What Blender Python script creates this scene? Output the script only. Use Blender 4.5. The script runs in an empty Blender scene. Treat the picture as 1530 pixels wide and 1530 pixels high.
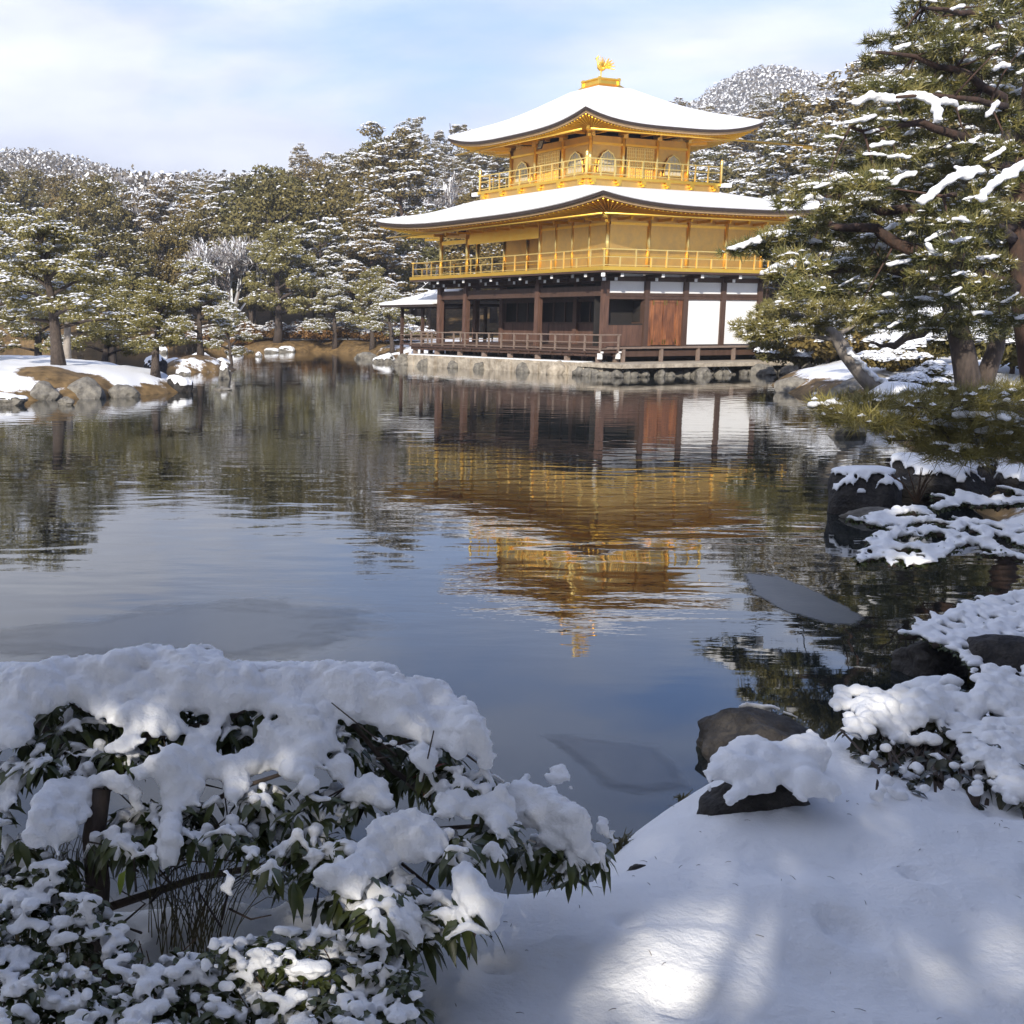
import bpy, bmesh, math, random
import numpy as np
from mathutils import Vector, Matrix, noise
SC = bpy.context.scene
COL = SC.collection
R = math.radians

# ------------------------------------------------------------------ camera, sky, sun, exposure
CAMZ = 2.2; FPX = 1829.739; PPX = 382.0; PITCH = R(-8.904)
cd = bpy.data.cameras.new("camera"); cam = bpy.data.objects.new("camera", cd); COL.objects.link(cam)
cam.location = (0, 0, CAMZ); cam.rotation_euler = (R(90) + PITCH, 0, 0)
cd.sensor_width = 36; cd.lens = FPX / 1530 * 36; cd.shift_x = (765 - PPX) / 1530
cd.clip_start = 0.05; cd.clip_end = 6000
SC.camera = cam

SUN_EL = R(25); SUN_AZ = R(199.8)            # azimuth clockwise from +Y (the way the camera looks)
w = bpy.data.worlds.new("World"); SC.world = w; w.use_nodes = True
nt = w.node_tree; nt.nodes.clear()
N = nt.nodes.new; L = nt.links.new
out = N('ShaderNodeOutputWorld'); bg = N('ShaderNodeBackground'); sky = N('ShaderNodeTexSky')
sky.sky_type = 'NISHITA'; sky.sun_disc = False; sky.sun_elevation = SUN_EL; sky.sun_rotation = SUN_AZ
sky.air_density = 1.0; sky.dust_density = 0.6; sky.ozone_density = 1.6
tc = N('ShaderNodeTexCoord'); mp = N('ShaderNodeMapping'); mp.inputs['Scale'].default_value = (1.0, 1.0, 3.0)
mp.inputs['Location'].default_value = (0.33, 0.0, 0.05)
L(tc.outputs['Generated'], mp.inputs['Vector'])
n1 = N('ShaderNodeTexNoise'); n1.inputs['Scale'].default_value = 2.6; n1.inputs['Detail'].default_value = 8; n1.inputs['Roughness'].default_value = .52
n1.inputs['Distortion'].default_value = .25
L(mp.outputs[0], n1.inputs['Vector'])
cr = N('ShaderNodeValToRGB'); cr.color_ramp.elements[0].position = .36; cr.color_ramp.elements[1].position = .60
L(n1.outputs['Fac'], cr.inputs['Fac'])
# more cloud near the horizon and to the left of the view
sx = N('ShaderNodeSeparateXYZ'); L(tc.outputs['Generated'], sx.inputs[0])
mr = N('ShaderNodeMapRange'); mr.inputs['From Min'].default_value = .07; mr.inputs['From Max'].default_value = .31
mr.inputs['To Min'].default_value = .62; mr.inputs['To Max'].default_value = -.72; L(sx.outputs['Z'], mr.inputs['Value'])
mx = N('ShaderNodeMapRange'); mx.inputs['From Min'].default_value = -.25; mx.inputs['From Max'].default_value = .5
mx.inputs['To Min'].default_value = .75; mx.inputs['To Max'].default_value = -.12; L(sx.outputs['X'], mx.inputs['Value'])
ad = N('ShaderNodeMath'); ad.operation = 'ADD'; L(mr.outputs[0], ad.inputs[0]); L(mx.outputs[0], ad.inputs[1])
ad2 = N('ShaderNodeMath'); ad2.operation = 'ADD'; ad2.use_clamp = True; L(cr.outputs['Color'], ad2.inputs[0]); L(ad.outputs[0], ad2.inputs[1])
ml = N('ShaderNodeMath'); ml.operation = 'MULTIPLY'; ml.inputs[1].default_value = .92; L(ad2.outputs[0], ml.inputs[0])
n2 = N('ShaderNodeTexNoise'); n2.inputs['Scale'].default_value = 5.5; n2.inputs['Detail'].default_value = 7; n2.inputs['Roughness'].default_value = .5
L(mp.outputs[0], n2.inputs['Vector'])
cc = N('ShaderNodeValToRGB'); cc.color_ramp.elements[0].position = .36; cc.color_ramp.elements[1].position = .68
CLOUD_LO = (5.6, 5.95, 7.1, 1); CLOUD_HI = (8.0, 8.2, 8.8, 1)
cc.color_ramp.elements[0].color = (CLOUD_LO[0]/10, CLOUD_LO[1]/10, CLOUD_LO[2]/10, 1)
cc.color_ramp.elements[1].color = (CLOUD_HI[0]/10, CLOUD_HI[1]/10, CLOUD_HI[2]/10, 1)
L(n2.outputs['Fac'], cc.inputs['Fac'])
vm = N('ShaderNodeVectorMath'); vm.operation = 'SCALE'; vm.inputs['Scale'].default_value = 10.0
L(cc.outputs['Color'], vm.inputs[0])
mixc = N('ShaderNodeMix'); mixc.data_type = 'RGBA'
vt = N('ShaderNodeVectorMath'); vt.operation = 'MULTIPLY'; vt.inputs[1].default_value = (.78, .90, 1.24); L(sky.outputs[0], vt.inputs[0])
L(ml.outputs[0], mixc.inputs[0]); L(vt.outputs[0], mixc.inputs[6]); L(vm.outputs[0], mixc.inputs[7])
L(mixc.outputs[2], bg.inputs['Color']); bg.inputs['Strength'].default_value = 0.125
L(bg.outputs[0], out.inputs['Surface'])

sd = bpy.data.lights.new("sun", 'SUN'); sun = bpy.data.objects.new("sun", sd); COL.objects.link(sun)
sd.energy = 5.0; sd.angle = R(0.5); sd.color = (1.0, .93, .82)
SUNV = Vector((math.sin(SUN_AZ) * math.cos(SUN_EL), math.cos(SUN_AZ) * math.cos(SUN_EL), math.sin(SUN_EL)))
sun.rotation_euler = SUNV.to_track_quat('Z', 'Y').to_euler()
SC.view_settings.view_transform = 'Standard'; SC.view_settings.look = 'None'
SC.view_settings.gamma = 1; SC.view_settings.use_curve_mapping = False
SC.view_settings.exposure = 0.48
SC.cycles.use_denoising = True
try: SC.cycles.denoiser = 'OPENIMAGEDENOISE'
except Exception: pass
SC.cycles.max_bounces = 7; SC.cycles.diffuse_bounces = 3; SC.cycles.glossy_bounces = 4
SC.cycles.transparent_max_bounces = 4; SC.cycles.transmission_bounces = 2; SC.cycles.caustics_reflective = False
SC.cycles.sample_clamp_indirect = 4

# ------------------------------------------------------------------ helpers
_cp, _sp = math.cos(PITCH), math.sin(PITCH)
def P(px, py, D):
    """world point at forward distance D seen at photo pixel px,py (1530 frame)"""
    u = (px - PPX) / FPX; v = -(py - 765) / FPX
    d = np.array([u, _cp - v * _sp, _sp + v * _cp])
    t = D / d[1]
    return np.array([0, 0, CAMZ]) + d * t
def PZ(px, py, z):
    u = (px - PPX) / FPX; v = -(py - 765) / FPX
    d = np.array([u, _cp - v * _sp, _sp + v * _cp])
    t = (z - CAMZ) / d[2]
    return np.array([0, 0, CAMZ]) + d * t
def mpp(D): return D / FPX          # metres per photo pixel at distance D

def tag(o, label=None, cat=None, group=None, kind=None):
    if label: o['label'] = label
    if cat: o['category'] = cat
    if group: o['group'] = group
    if kind: o['kind'] = kind
    return o
def link(name, me, parent=None, loc=None, rot=None):
    o = bpy.data.objects.new(name, me); COL.objects.link(o)
    if parent is not None: o.parent = parent
    if loc is not None: o.location = loc
    if rot is not None: o.rotation_euler = rot
    return o
def empty(name, loc=(0, 0, 0), rz=0):
    o = bpy.data.objects.new(name, None); COL.objects.link(o); o.location = loc; o.rotation_euler = (0, 0, rz)
    o.empty_display_size = .2
    return o

class MB:
    """collects faces of one mesh object"""
    def __init__(s): s.v = []; s.f = []; s.m = []; s.n = 0; s.sm = []
    def add(s, verts, faces, mat=0, smooth=False):
        verts = np.asarray(verts, float).reshape(-1, 3)
        k = s.n; s.v.append(verts); s.n += len(verts)
        for f in faces: s.f.append(tuple(i + k for i in f))
        s.m += [mat] * len(faces); s.sm += [smooth] * len(faces)
    def box(s, a, b, mat=0):
        x0, y0, z0 = a; x1, y1, z1 = b
        if x0 > x1: x0, x1 = x1, x0
        if y0 > y1: y0, y1 = y1, y0
        if z0 > z1: z0, z1 = z1, z0
        v = [(x0,y0,z0),(x1,y0,z0),(x1,y1,z0),(x0,y1,z0),(x0,y0,z1),(x1,y0,z1),(x1,y1,z1),(x0,y1,z1)]
        s.add(v, [(0,3,2,1),(4,5,6,7),(0,1,5,4),(1,2,6,5),(2,3,7,6),(3,0,4,7)], mat)
    def bar(s, a, b, w, h, mat=0, up=(0, 0, 1)):
        a = np.array(a, float); b = np.array(b, float); d = b - a; d /= np.linalg.norm(d)
        u = np.array(up, float); r = np.cross(d, u); r /= np.linalg.norm(r) + 1e-9; u = np.cross(r, d)
        v = []
        for p in (a, b):
            for i, j in ((-1,-1),(1,-1),(1,1),(-1,1)): v.append(p + r * w/2 * i + u * h/2 * j)
        s.add(v, [(0,1,2,3),(7,6,5,4),(0,4,5,1),(1,5,6,2),(2,6,7,3),(3,7,4,0)], mat)
    def tube(s, pts, rad, n=8, mat=0, smooth=True, cap=True):
        pts = [np.array(p, float) for p in pts]
        if not hasattr(rad, '__len__'): rad = [rad] * len(pts)
        V = []; prev = None
        for i, p in enumerate(pts):
            d = pts[min(i+1, len(pts)-1)] - pts[max(i-1, 0)]; d = d / (np.linalg.norm(d) + 1e-9)
            ref = prev if prev is not None else (np.array([1., 0, 0]) if abs(d[0]) < .8 else np.array([0, 1., 0]))
            r = ref - d * np.dot(ref, d); r /= np.linalg.norm(r) + 1e-9; prev = r
            u = np.cross(d, r)
            for k in range(n):
                a = 2 * math.pi * k / n
                V.append(p + (r * math.cos(a) + u * math.sin(a)) * rad[i])
        F = []
        for i in range(len(pts) - 1):
            for k in range(n):
                F.append((i*n+k, i*n+(k+1) % n, (i+1)*n+(k+1) % n, (i+1)*n+k))
        if cap:
            F.append(tuple(range(n-1, -1, -1))); F.append(tuple((len(pts)-1)*n + k for k in range(n)))
        s.add(V, F, mat, smooth)
    def build(s, name, mats, parent=None, loc=None, rot=None):
        me = bpy.data.meshes.new(name)
        V = np.concatenate(s.v) if s.v else np.zeros((0, 3))
        me.from_pydata(V.tolist(), [], s.f)
        if not isinstance(mats, (list, tuple)): mats = [mats]
        for m in mats: me.materials.append(m)
        me.polygons.foreach_set('material_index', s.m); me.polygons.foreach_set('use_smooth', s.sm)
        me.update()
        return link(name, me, parent, loc, rot)

def mesh_np(name, V, F, mats, midx=None, smooth=False):
    """V (n,3), F (m,k) arrays of equal-size faces (3 or 4)"""
    me = bpy.data.meshes.new(name)
    V = np.ascontiguousarray(V, np.float32)
    Fs = F if isinstance(F, (list, tuple)) else [F]
    me.vertices.add(len(V)); me.vertices.foreach_set('co', V.ravel())
    idx = np.concatenate([f.ravel() for f in Fs]).astype(np.int32)
    tot = np.concatenate([np.full(len(f), f.shape[1]) for f in Fs]).astype(np.int32)
    st = np.concatenate([[0], np.cumsum(tot)[:-1]]).astype(np.int32)
    me.loops.add(len(idx)); me.loops.foreach_set('vertex_index', idx)
    me.polygons.add(len(tot)); me.polygons.foreach_set('loop_start', st); me.polygons.foreach_set('loop_total', tot)
    for m in (mats if isinstance(mats, (list, tuple)) else [mats]): me.materials.append(m)
    if midx is not None: me.polygons.foreach_set('material_index', np.asarray(midx, np.int32))
    me.polygons.foreach_set('use_smooth', np.full(len(tot), smooth))
    me.update(calc_edges=True); me.validate()
    return me

ICO = {}
def ico(sub):
    if sub not in ICO:
        b = bmesh.new(); bmesh.ops.create_icosphere(b, subdivisions=sub, radius=1)
        ICO[sub] = (np.array([v.co[:] for v in b.verts]), np.array([[v.index for v in f.verts] for f in b.faces])); b.free()
    return ICO[sub]
def blob_mesh(blobs, voxel, name, mats, smooth_it=4, parent=None, disp=0.0, dscale=20.0, sub=2, tris=True):
    """blobs: (x,y,z,rx,ry,rz) -> one lumpy closed surface (voxel remesh of the union)"""
    V0, F0 = ico(sub); Vs = []; Fs = []; k = 0
    for b in blobs:
        Vs.append(V0 * np.array(b[3:6]) + np.array(b[:3])); Fs.append(F0 + k); k += len(V0)
    me = mesh_np(name + '_src', np.concatenate(Vs), np.concatenate(Fs), mats, smooth=True)
    o = bpy.data.objects.new(name, me); COL.objects.link(o)
    m = o.modifiers.new('r', 'REMESH'); m.mode = 'VOXEL'; m.voxel_size = voxel; m.use_smooth_shade = True
    if smooth_it:
        s = o.modifiers.new('s', 'SMOOTH'); s.factor = .6; s.iterations = smooth_it
    dg = bpy.context.evaluated_depsgraph_get()
    me2 = bpy.data.meshes.new_from_object(o.evaluated_get(dg), depsgraph=dg)
    bpy.data.objects.remove(o); bpy.data.meshes.remove(me)
    me2.name = name
    if disp:
        n = len(me2.vertices); co = np.zeros(n * 3, np.float32); me2.vertices.foreach_get('co', co); co = co.reshape(-1, 3)
        nr = np.zeros(n * 3, np.float32); me2.vertices.foreach_get('normal', nr); nr = nr.reshape(-1, 3)
        d = np.array([noise.noise(Vector(c * dscale)) + .5 * noise.noise(Vector(c * dscale * 2.3)) for c in co.astype(float)])
        co += nr * (d * disp)[:, None]; me2.vertices.foreach_set('co', co.ravel()); me2.update()
    if not len(me2.materials):
        for mt in (mats if isinstance(mats, (list, tuple)) else [mats]): me2.materials.append(mt)
    me2.polygons.foreach_set('use_smooth', np.ones(len(me2.polygons), bool))
    return link(name, me2, parent)

# ------------------------------------------------------------------ materials
def mat(name, col, rough=.7, metal=0.0, spec=.5, var=None, vscale=5.0, bump=None, objvar=None, coord='Object', detail=4, stretch=None, trans=0, sheen=None):
    m = bpy.data.materials.new(name); m.use_nodes = True; t = m.node_tree; b = t.nodes['Principled BSDF']
    b.inputs['Base Color'].default_value = (*col, 1); b.inputs['Roughness'].default_value = rough
    b.inputs['Metallic'].default_value = metal; b.inputs['Specular IOR Level'].default_value = spec
    tcn = t.nodes.new('ShaderNodeTexCoord'); vec = tcn.outputs[coord]
    if stretch:
        mpn = t.nodes.new('ShaderNodeMapping'); mpn.inputs['Scale'].default_value = stretch
        t.links.new(vec, mpn.inputs[0]); vec = mpn.outputs[0]
    last = None
    if var:
        nz = t.nodes.new('ShaderNodeTexNoise'); nz.inputs['Scale'].default_value = vscale; nz.inputs['Detail'].default_value = detail
        nz.inputs['Roughness'].default_value = .65
        t.links.new(vec, nz.inputs['Vector'])
        rp = t.nodes.new('ShaderNodeValToRGB'); rp.color_ramp.elements[0].position = .33; rp.color_ramp.elements[1].position = .68
        rp.color_ramp.elements[0].color = (*col, 1); rp.color_ramp.elements[1].color = (*var, 1)
        t.links.new(nz.outputs['Fac'], rp.inputs['Fac']); last = rp.outputs['Color']
    if objvar:
        oi = t.nodes.new('ShaderNodeObjectInfo'); rp2 = t.nodes.new('ShaderNodeValToRGB')
        e = rp2.color_ramp.elements; e[0].color = (*objvar[0], 1); e[0].position = 0; e[1].color = (*objvar[-1], 1); e[1].position = 1
        for i, c in enumerate(objvar[1:-1]):
            q = e.new((i + 1) / (len(objvar) - 1)); q.color = (*c, 1)
        t.links.new(oi.outputs['Random'], rp2.inputs['Fac'])
        if last is not None:
            mxn = t.nodes.new('ShaderNodeMix'); mxn.data_type = 'RGBA'; mxn.blend_type = 'MIX'; mxn.inputs[0].default_value = .55
            t.links.new(last, mxn.inputs[6]); t.links.new(rp2.outputs['Color'], mxn.inputs[7]); last = mxn.outputs[2]
        else: last = rp2.outputs['Color']
    if last is not None: t.links.new(last, b.inputs['Base Color'])
    if bump:
        nb = t.nodes.new('ShaderNodeTexNoise'); nb.inputs['Scale'].default_value = bump[0]; nb.inputs['Detail'].default_value = 5
        t.links.new(vec, nb.inputs['Vector'])
        bp = t.nodes.new('ShaderNodeBump'); bp.inputs['Strength'].default_value = bump[1]; bp.inputs['Distance'].default_value = bump[2]
        t.links.new(nb.outputs['Fac'], bp.inputs['Height']); t.links.new(bp.outputs[0], b.inputs['Normal'])
    return m
M = {}
M['snow'] = mat('snow', (.86, .87, .89), .65, bump=(130, .9, .004), spec=.3, detail=9)
M['snow'].node_tree.nodes['Principled BSDF'].inputs['Subsurface Weight'].default_value = 0.0
M['roof_snow'] = mat('roof_snow', (.87, .87, .88), .6, bump=(1.3, .4, .05), spec=.3)
M['tree_snow'] = mat('tree_snow', (.80, .81, .83), .7, spec=.2)
M['gold'] = mat('gold_leaf', (1.0, .60, .08), .33, metal=.9, var=(1.0, .66, .13), vscale=3, bump=(18, .25, .01))
M['goldtrim'] = mat('gold_trim', (1.0, .72, .22), .32, metal=.85, var=(1.0, .78, .30), vscale=3, bump=(18, .2, .008))
M['goldwall'] = mat('gold_wall', (.82, .50, .13), .42, metal=.78, var=(.66, .41, .14), vscale=2.2, bump=(9, .25, .012), detail=8)
M['wood'] = mat('dark_wood', (.055, .030, .020), .6, var=(.09, .05, .034), vscale=6, stretch=(1, 1, .15))
M['brown'] = mat('brown_wood', (.075, .040, .028), .6, var=(.15, .078, .052), vscale=9, stretch=(1, 1, .12))
M['oldwood'] = mat('weathered_wood', (.16, .115, .09), .75, var=(.23, .17, .135), vscale=8)
M['door'] = mat('door_wood', (.06, .022, .014), .45, var=(.38, .15, .06), vscale=5, stretch=(1, 1, .15))
M['shingle'] = mat('shingle', (.022, .014, .011), .85, var=(.045, .028, .02), vscale=14, stretch=(.3, .3, 4))
M['plaster'] = mat('white_plaster', (.83, .83, .81), .8, var=(.78, .78, .77), vscale=2)
M['dark'] = mat('interior_shade', (.012, .010, .009), .8, var=(.02, .016, .013), vscale=2)  # near-black puts the shade behind openings and under the floor into the colour
M['paper'] = mat('shoji_paper', (.62, .52, .34), .7)
M['foundation'] = mat('cream_stone', (.24, .20, .15), .85, var=(.56, .49, .39), vscale=2.6, bump=(7, .9, .06), detail=9)
M['rock'] = mat('rock', (.07, .063, .055), .85, var=(.26, .24, .20), vscale=4.5, bump=(11, .7, .04), detail=8)
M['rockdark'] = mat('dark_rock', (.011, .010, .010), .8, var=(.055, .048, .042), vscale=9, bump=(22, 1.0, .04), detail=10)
M['bark'] = mat('bark', (.038, .029, .024), .9, var=(.10, .075, .06), vscale=12, bump=(22, .8, .02), stretch=(1, 1, .35))
M['redbark'] = mat('red_bark', (.030, .020, .015), .9, var=(.085, .045, .03), vscale=8, bump=(14, .8, .03), stretch=(1, 1, .4))
M['palebark'] = mat('pale_bark', (.22, .19, .16), .9, var=(.34, .30, .26), vscale=8, bump=(14, .6, .02), stretch=(1, 1, .4))
M['needle'] = mat('pine_needle', (.075, .082, .022), .55, var=(.14, .13, .036), vscale=2.0, coord='Object')
M['needle2'] = mat('pine_needle_yellow', (.16, .145, .042), .55, var=(.25, .21, .065), vscale=2.0, coord='Object')
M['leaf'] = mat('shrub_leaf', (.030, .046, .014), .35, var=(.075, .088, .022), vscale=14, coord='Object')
M['leafred'] = mat('red_leaf', (.16, .035, .022), .4)
M['leafyellow'] = mat('yellow_green_leaf', (.20, .26, .03), .4)
M['twig'] = mat('twig', (.09, .055, .035), .8)
M['grassblade'] = mat('sedge_blade', (.055, .058, .018), .6, var=(.13, .10, .04), vscale=8)
TREECOLS = [(.12,.105,.026),(.20,.135,.036),(.085,.095,.028),(.22,.13,.036),(.14,.118,.032),(.19,.115,.034),(.10,.095,.026)]
M['pineleaf'] = mat('forest_needles', (.085, .078, .028), .7, objvar=TREECOLS, var=(.16, .13, .05), vscale=.9)
M['broad'] = mat('forest_leaves', (.052, .048, .014), .7, objvar=[(.17,.115,.026),(.08,.088,.024),(.21,.13,.03),(.12,.108,.03),(.15,.118,.03)], var=(.20, .145, .036), vscale=.8)
M['russet'] = mat('russet_leaves', (.17, .08, .02), .7, objvar=[(.22,.10,.025),(.14,.08,.02),(.18,.09,.03)], var=(.2, .12, .04), vscale=.8)
M['greytwig'] = mat('bare_twigs', (.16, .14, .13), .8, var=(.24, .20, .18), vscale=1.2)
M['metal'] = mat('bronze', (.35, .25, .08), .4, metal=1)
M['ice'] = mat('pond_ice', (.10, .115, .13), .32, var=(.16, .17, .18), vscale=2.2, bump=(24, .5, .004), spec=.5, detail=8)
M['slush'] = mat('pond_slush', (.03, .036, .045), .14, var=(.06, .062, .066), vscale=5, bump=(40, .15, .002), detail=8)

M['eave'] = mat('eave_wood', (.42, .27, .13), .6, metal=.3, var=(.52, .35, .18), vscale=4)

M['gold_bounce'] = mat('eave_gold_bounce', (1.0, .54, .025), .36, metal=.55, var=(1.0, .62, .05), vscale=3, bump=(14, .3, .012))  # deeper gold, with the bounced glow under the eaves put into its colour

M['needle3'] = mat('pine_needle_golden', (.20, .18, .04), .5, var=(.30, .25, .06), vscale=3)
M['leafdark'] = mat('dark_leaf', (.022, .028, .011), .4, var=(.05, .045, .018), vscale=14)  # dark brown-green foliage of the right-hand shrub

# ------------------------------------------------------------------ pavilion frame (needed by the shoreline)
PAV = np.array([14.20, 50.53]); PANG = R(-64.75)
def pav2w(x, y):
    c, s = math.cos(PANG), math.sin(PANG)
    return (PAV[0] + c * x - s * y, PAV[1] + s * x + c * y)

# ------------------------------------------------------------------ ground with the pond basin, one sheet to the horizon
POND = [(-60, 2.2), (-6, 3.6), (-2.2, 3.75), (-.6, 3.85), (.1, 3.92), (.5, 4.0), (.8, 3.98), (1.0, 4.02), (1.14, 4.2), (1.32, 4.5), (1.62, 4.85), (2.0, 5.15), (2.5, 5.5), (3.1, 5.75), (3.8, 6.3),
        (4.7, 7.2), (5.7, 8.2), (6.7, 9.4), (7.4, 10.8), (7.9, 12.4), (8.6, 14.6), (9.8, 17), (11.2, 21), (12.6, 24.6), (14.2, 27), (17, 30), (17.6, 33), (16.3, 35.6), (16.2, 38),
        (17.6, 42), (20.2, 46.5), pav2w(3.0, 8.0), pav2w(2.9, -1.6), pav2w(-13.0, -1.45), pav2w(-13.4, 2.0), pav2w(-17.5, 2.2), (6.9, 68), (8.2, 73), (8.4, 79), (6.2, 84), (4.2, 87), (1.0, 86), (-1.5, 90),
        (-5, 95), (-12, 104), (-20, 108), (-40, 104), (-70, 80), (-90, 40)]
ISLES = [[(-24, 30), (-14, 31.2), (-8, 33), (-5, 34.5), (-3.5, 36.3), (-2.15, 38.2), (-2.3, 40.2), (-3.3, 43), (-4.5, 47), (-7.5, 52), (-14, 57), (-26, 60), (-34, 48), (-32, 36)],
         [(-4.2, 53), (-2.8, 52.2), (-1.4, 53), (-1.0, 55.5), (-2.0, 57.5), (-4.4, 56.5)]]
def poly_sd(px, py, poly):
    """signed distance, positive inside"""
    n = len(poly); d = np.full(px.shape, 1e9); ins = np.zeros(px.shape, bool)
    for i in range(n):
        ax, ay = poly[i]; bx, by = poly[(i + 1) % n]
        ex, ey = bx - ax, by - ay; wx, wy = px - ax, py - ay
        t = np.clip((wx * ex + wy * ey) / (ex * ex + ey * ey + 1e-12), 0, 1)
        d = np.minimum(d, (wx - ex * t) ** 2 + (wy - ey * t) ** 2)
        c = ((ay > py) != (by > py)); xi = ax + (py - ay) * ex / np.where(np.abs(ey) < 1e-9, 1e-9, ey)
        ins ^= c & (px < xi)
    d = np.sqrt(d); return np.where(ins, d, -d)
def vnoise(x, y, s, seed=0):
    """cheap smooth value noise"""
    x = x * s + seed * 17.3; y = y * s + seed * 9.1
    xi = np.floor(x).astype(np.int64); yi = np.floor(y).astype(np.int64); fx = x - xi; fy = y - yi
    fx = fx * fx * (3 - 2 * fx); fy = fy * fy * (3 - 2 * fy)
    def h(a, b): 
        v = np.sin(a * 127.1 + b * 311.7 + seed * 74.7) * 43758.5453
        return v - np.floor(v)
    return (h(xi, yi) * (1 - fx) + h(xi + 1, yi) * fx) * (1 - fy) + (h(xi, yi + 1) * (1 - fx) + h(xi + 1, yi + 1) * fx) * fy
def fbm(x, y, s, seed=0, o=4):
    r = 0; a = .5
    for k in range(o): r = r + a * vnoise(x, y, s * 2 ** k, seed + k); a *= .5
    return r
def smooth(a, b, x):
    t = np.clip((x - a) / (b - a), 0, 1); return t * t * (3 - 2 * t)
def ground_z(x, y):
    x = np.asarray(x, float); y = np.asarray(y, float)
    # ragged shoreline
    jx = x + (fbm(x, y, 1.1, 3) - .47) * (.12 + .38 * smooth(5, 9, y)); jy = y + (fbm(x, y, 1.3, 9) - .47) * (.12 + .38 * smooth(5, 9, y))
    sd = poly_sd(jx, jy, POND)
    for isl in ISLES: sd = np.minimum(sd, -poly_sd(jx, jy, isl))
    land = -sd                                   # >0 on land
    near = 1 - smooth(7, 12, y)
    steep = 1.5 * near + .55 * (1 - near)
    hmax = .56 * near + (.72 + .25 * fbm(x, y, .12, 5)) * (1 - near)
    up = hmax * (1 - np.exp(-np.maximum(land, 0) * steep / hmax * 1.6))
    z = np.where(land > 0, up - .02, np.maximum(-.5, land * .9) - .05)
    on = land > 0
    z = z + on * (fbm(x, y, .7, 1) - .47) * (.10 + .25 * smooth(12, 30, y)) * smooth(0, .8, land)
    z = z + on * near * ((vnoise(x, y, 2.6, 4) - .5) * .07 + (fbm(x, y, 5.5, 14) - .47) * .06 - .03 * smooth(.74, .9, vnoise(x, y, 5.0, 23))) * smooth(0.05, .4, land)
    # gentle rise of the peninsula on the right
    z = z + on * 1.0 * smooth(1, 9, land) * smooth(18, 30, x) * smooth(14, 26, y)
    # hillside behind the pond
    dist = np.hypot(x, y * 1.0)
    back = smooth(0, 1, (y - 100 + .25 * np.abs(x + 5)) / 120) * on
    right = smooth(0, 1, (x - 34 + .0 * y) / 60) * smooth(38, 70, y)
    hill = 20 * back + 10 * right * (1 - back)
    z = z + np.where(on, hill * (.8 + .4 * fbm(x, y, .02, 7)), 0)
    # far ridges
    def ridge(cx, cy, rx, ry, h): return h * np.exp(-(((x - cx) / rx) ** 2 + ((y - cy) / ry) ** 2))
    z = z + on * (ridge(-62, 420, 55, 110, 23) + ridge(244, 640, 60, 130, 88) + ridge(330, 560, 80, 110, 32) + ridge(-160, 420, 70, 130, 34)) * (.94 + .12 * fbm(x, y, .02, 8))
    # level ground under the pavilion platform
    c_, s_ = math.cos(-PANG), math.sin(-PANG); lx = c_ * (x - PAV[0]) - s_ * (y - PAV[1]); ly = s_ * (x - PAV[0]) + c_ * (y - PAV[1])
    under = smooth(-14.4, -13.4, lx) * smooth(4.4, 3.2, lx) * smooth(-3, -2, ly) * smooth(12.5, 11, ly)
    z = np.where(under > 0, z * (1 - under) + np.minimum(z, -.3) * under, z)
    return z
def gz(x, y): return float(ground_z(np.array([x]), np.array([y]))[0])

def build_ground():
    ang = np.concatenate([np.arange(-180, -16, 3.0), np.arange(-16, 36, .16), np.arange(36, 180, 3.0)])
    rad = [0.35]
    while rad[-1] < 1500: rad.append(rad[-1] * 1.013 + .003)
    rad = np.array(rad); A, Rr = np.meshgrid(np.radians(ang), rad)
    X = np.sin(A) * Rr; Y = np.cos(A) * Rr; Z = ground_z(X.ravel(), Y.ravel())
    V = np.stack([X.ravel(), Y.ravel(), Z], 1); na, nr = len(ang), len(rad)
    i, j = np.meshgrid(np.arange(nr - 1), np.arange(na), indexing='ij')
    j2 = (j + 1) % na
    F = np.stack([i * na + j, i * na + j2, (i + 1) * na + j2, (i + 1) * na + j], -1).reshape(-1, 4)[:, ::-1]
    V = np.concatenate([V, [[0, 0, gz(0.0, 0.01)]]]); c = len(V) - 1
    T = np.array([[c, jj, (jj + 1) % na] for jj in range(na)])[:, ::-1]
    me = mesh_np('ground', V, [F, T], [M_ground], smooth=True)
    # where grass and earth show through the snow
    x, y = V[:, 0], V[:, 1]
    sd = poly_sd(x, y, POND)
    for isl in ISLES: sd = np.minimum(sd, -poly_sd(x, y, isl))
    land = -sd
    br = np.zeros(len(V))
    br = np.maximum(br, smooth(1.3, .1, land) * smooth(30, 34, y) * .62)                     # banks far off
    br = np.maximum(br, smooth(6, 2, land) * smooth(78, 84, y) * .95)                         # north shore
    br = np.maximum(br, np.exp(-(((x + 5.6) / 1.9) ** 2 + ((y - 36.0) / 1.5) ** 2)) * .85)   # mound on the island
    br = np.maximum(br, .75 * smooth(86, 100, y))                                               # forest floor
    br = np.maximum(br, .55 * smooth(12, 14, y) * smooth(2.2, .3, land) * (x > 5))
    br = np.maximum(br, .7 * np.exp(-(((x + 2.8) / 1.8) ** 2 + ((y - 54.5) / 2.2) ** 2)))
    br *= smooth(8, 11, y)
    at = me.attributes.new('cover', 'FLOAT', 'POINT'); at.data.foreach_set('value', br.astype(np.float32))
    return tag(link('ground', me), kind='structure')
m = bpy.data.materials.new('snowy_ground'); m.use_nodes = True; t = m.node_tree; b = t.nodes['Principled BSDF']; M_ground = m
b.inputs['Roughness'].default_value = .65; b.inputs['Specular IOR Level'].default_value = .3
at = t.nodes.new('ShaderNodeAttribute'); at.attribute_name = 'cover'
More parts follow.
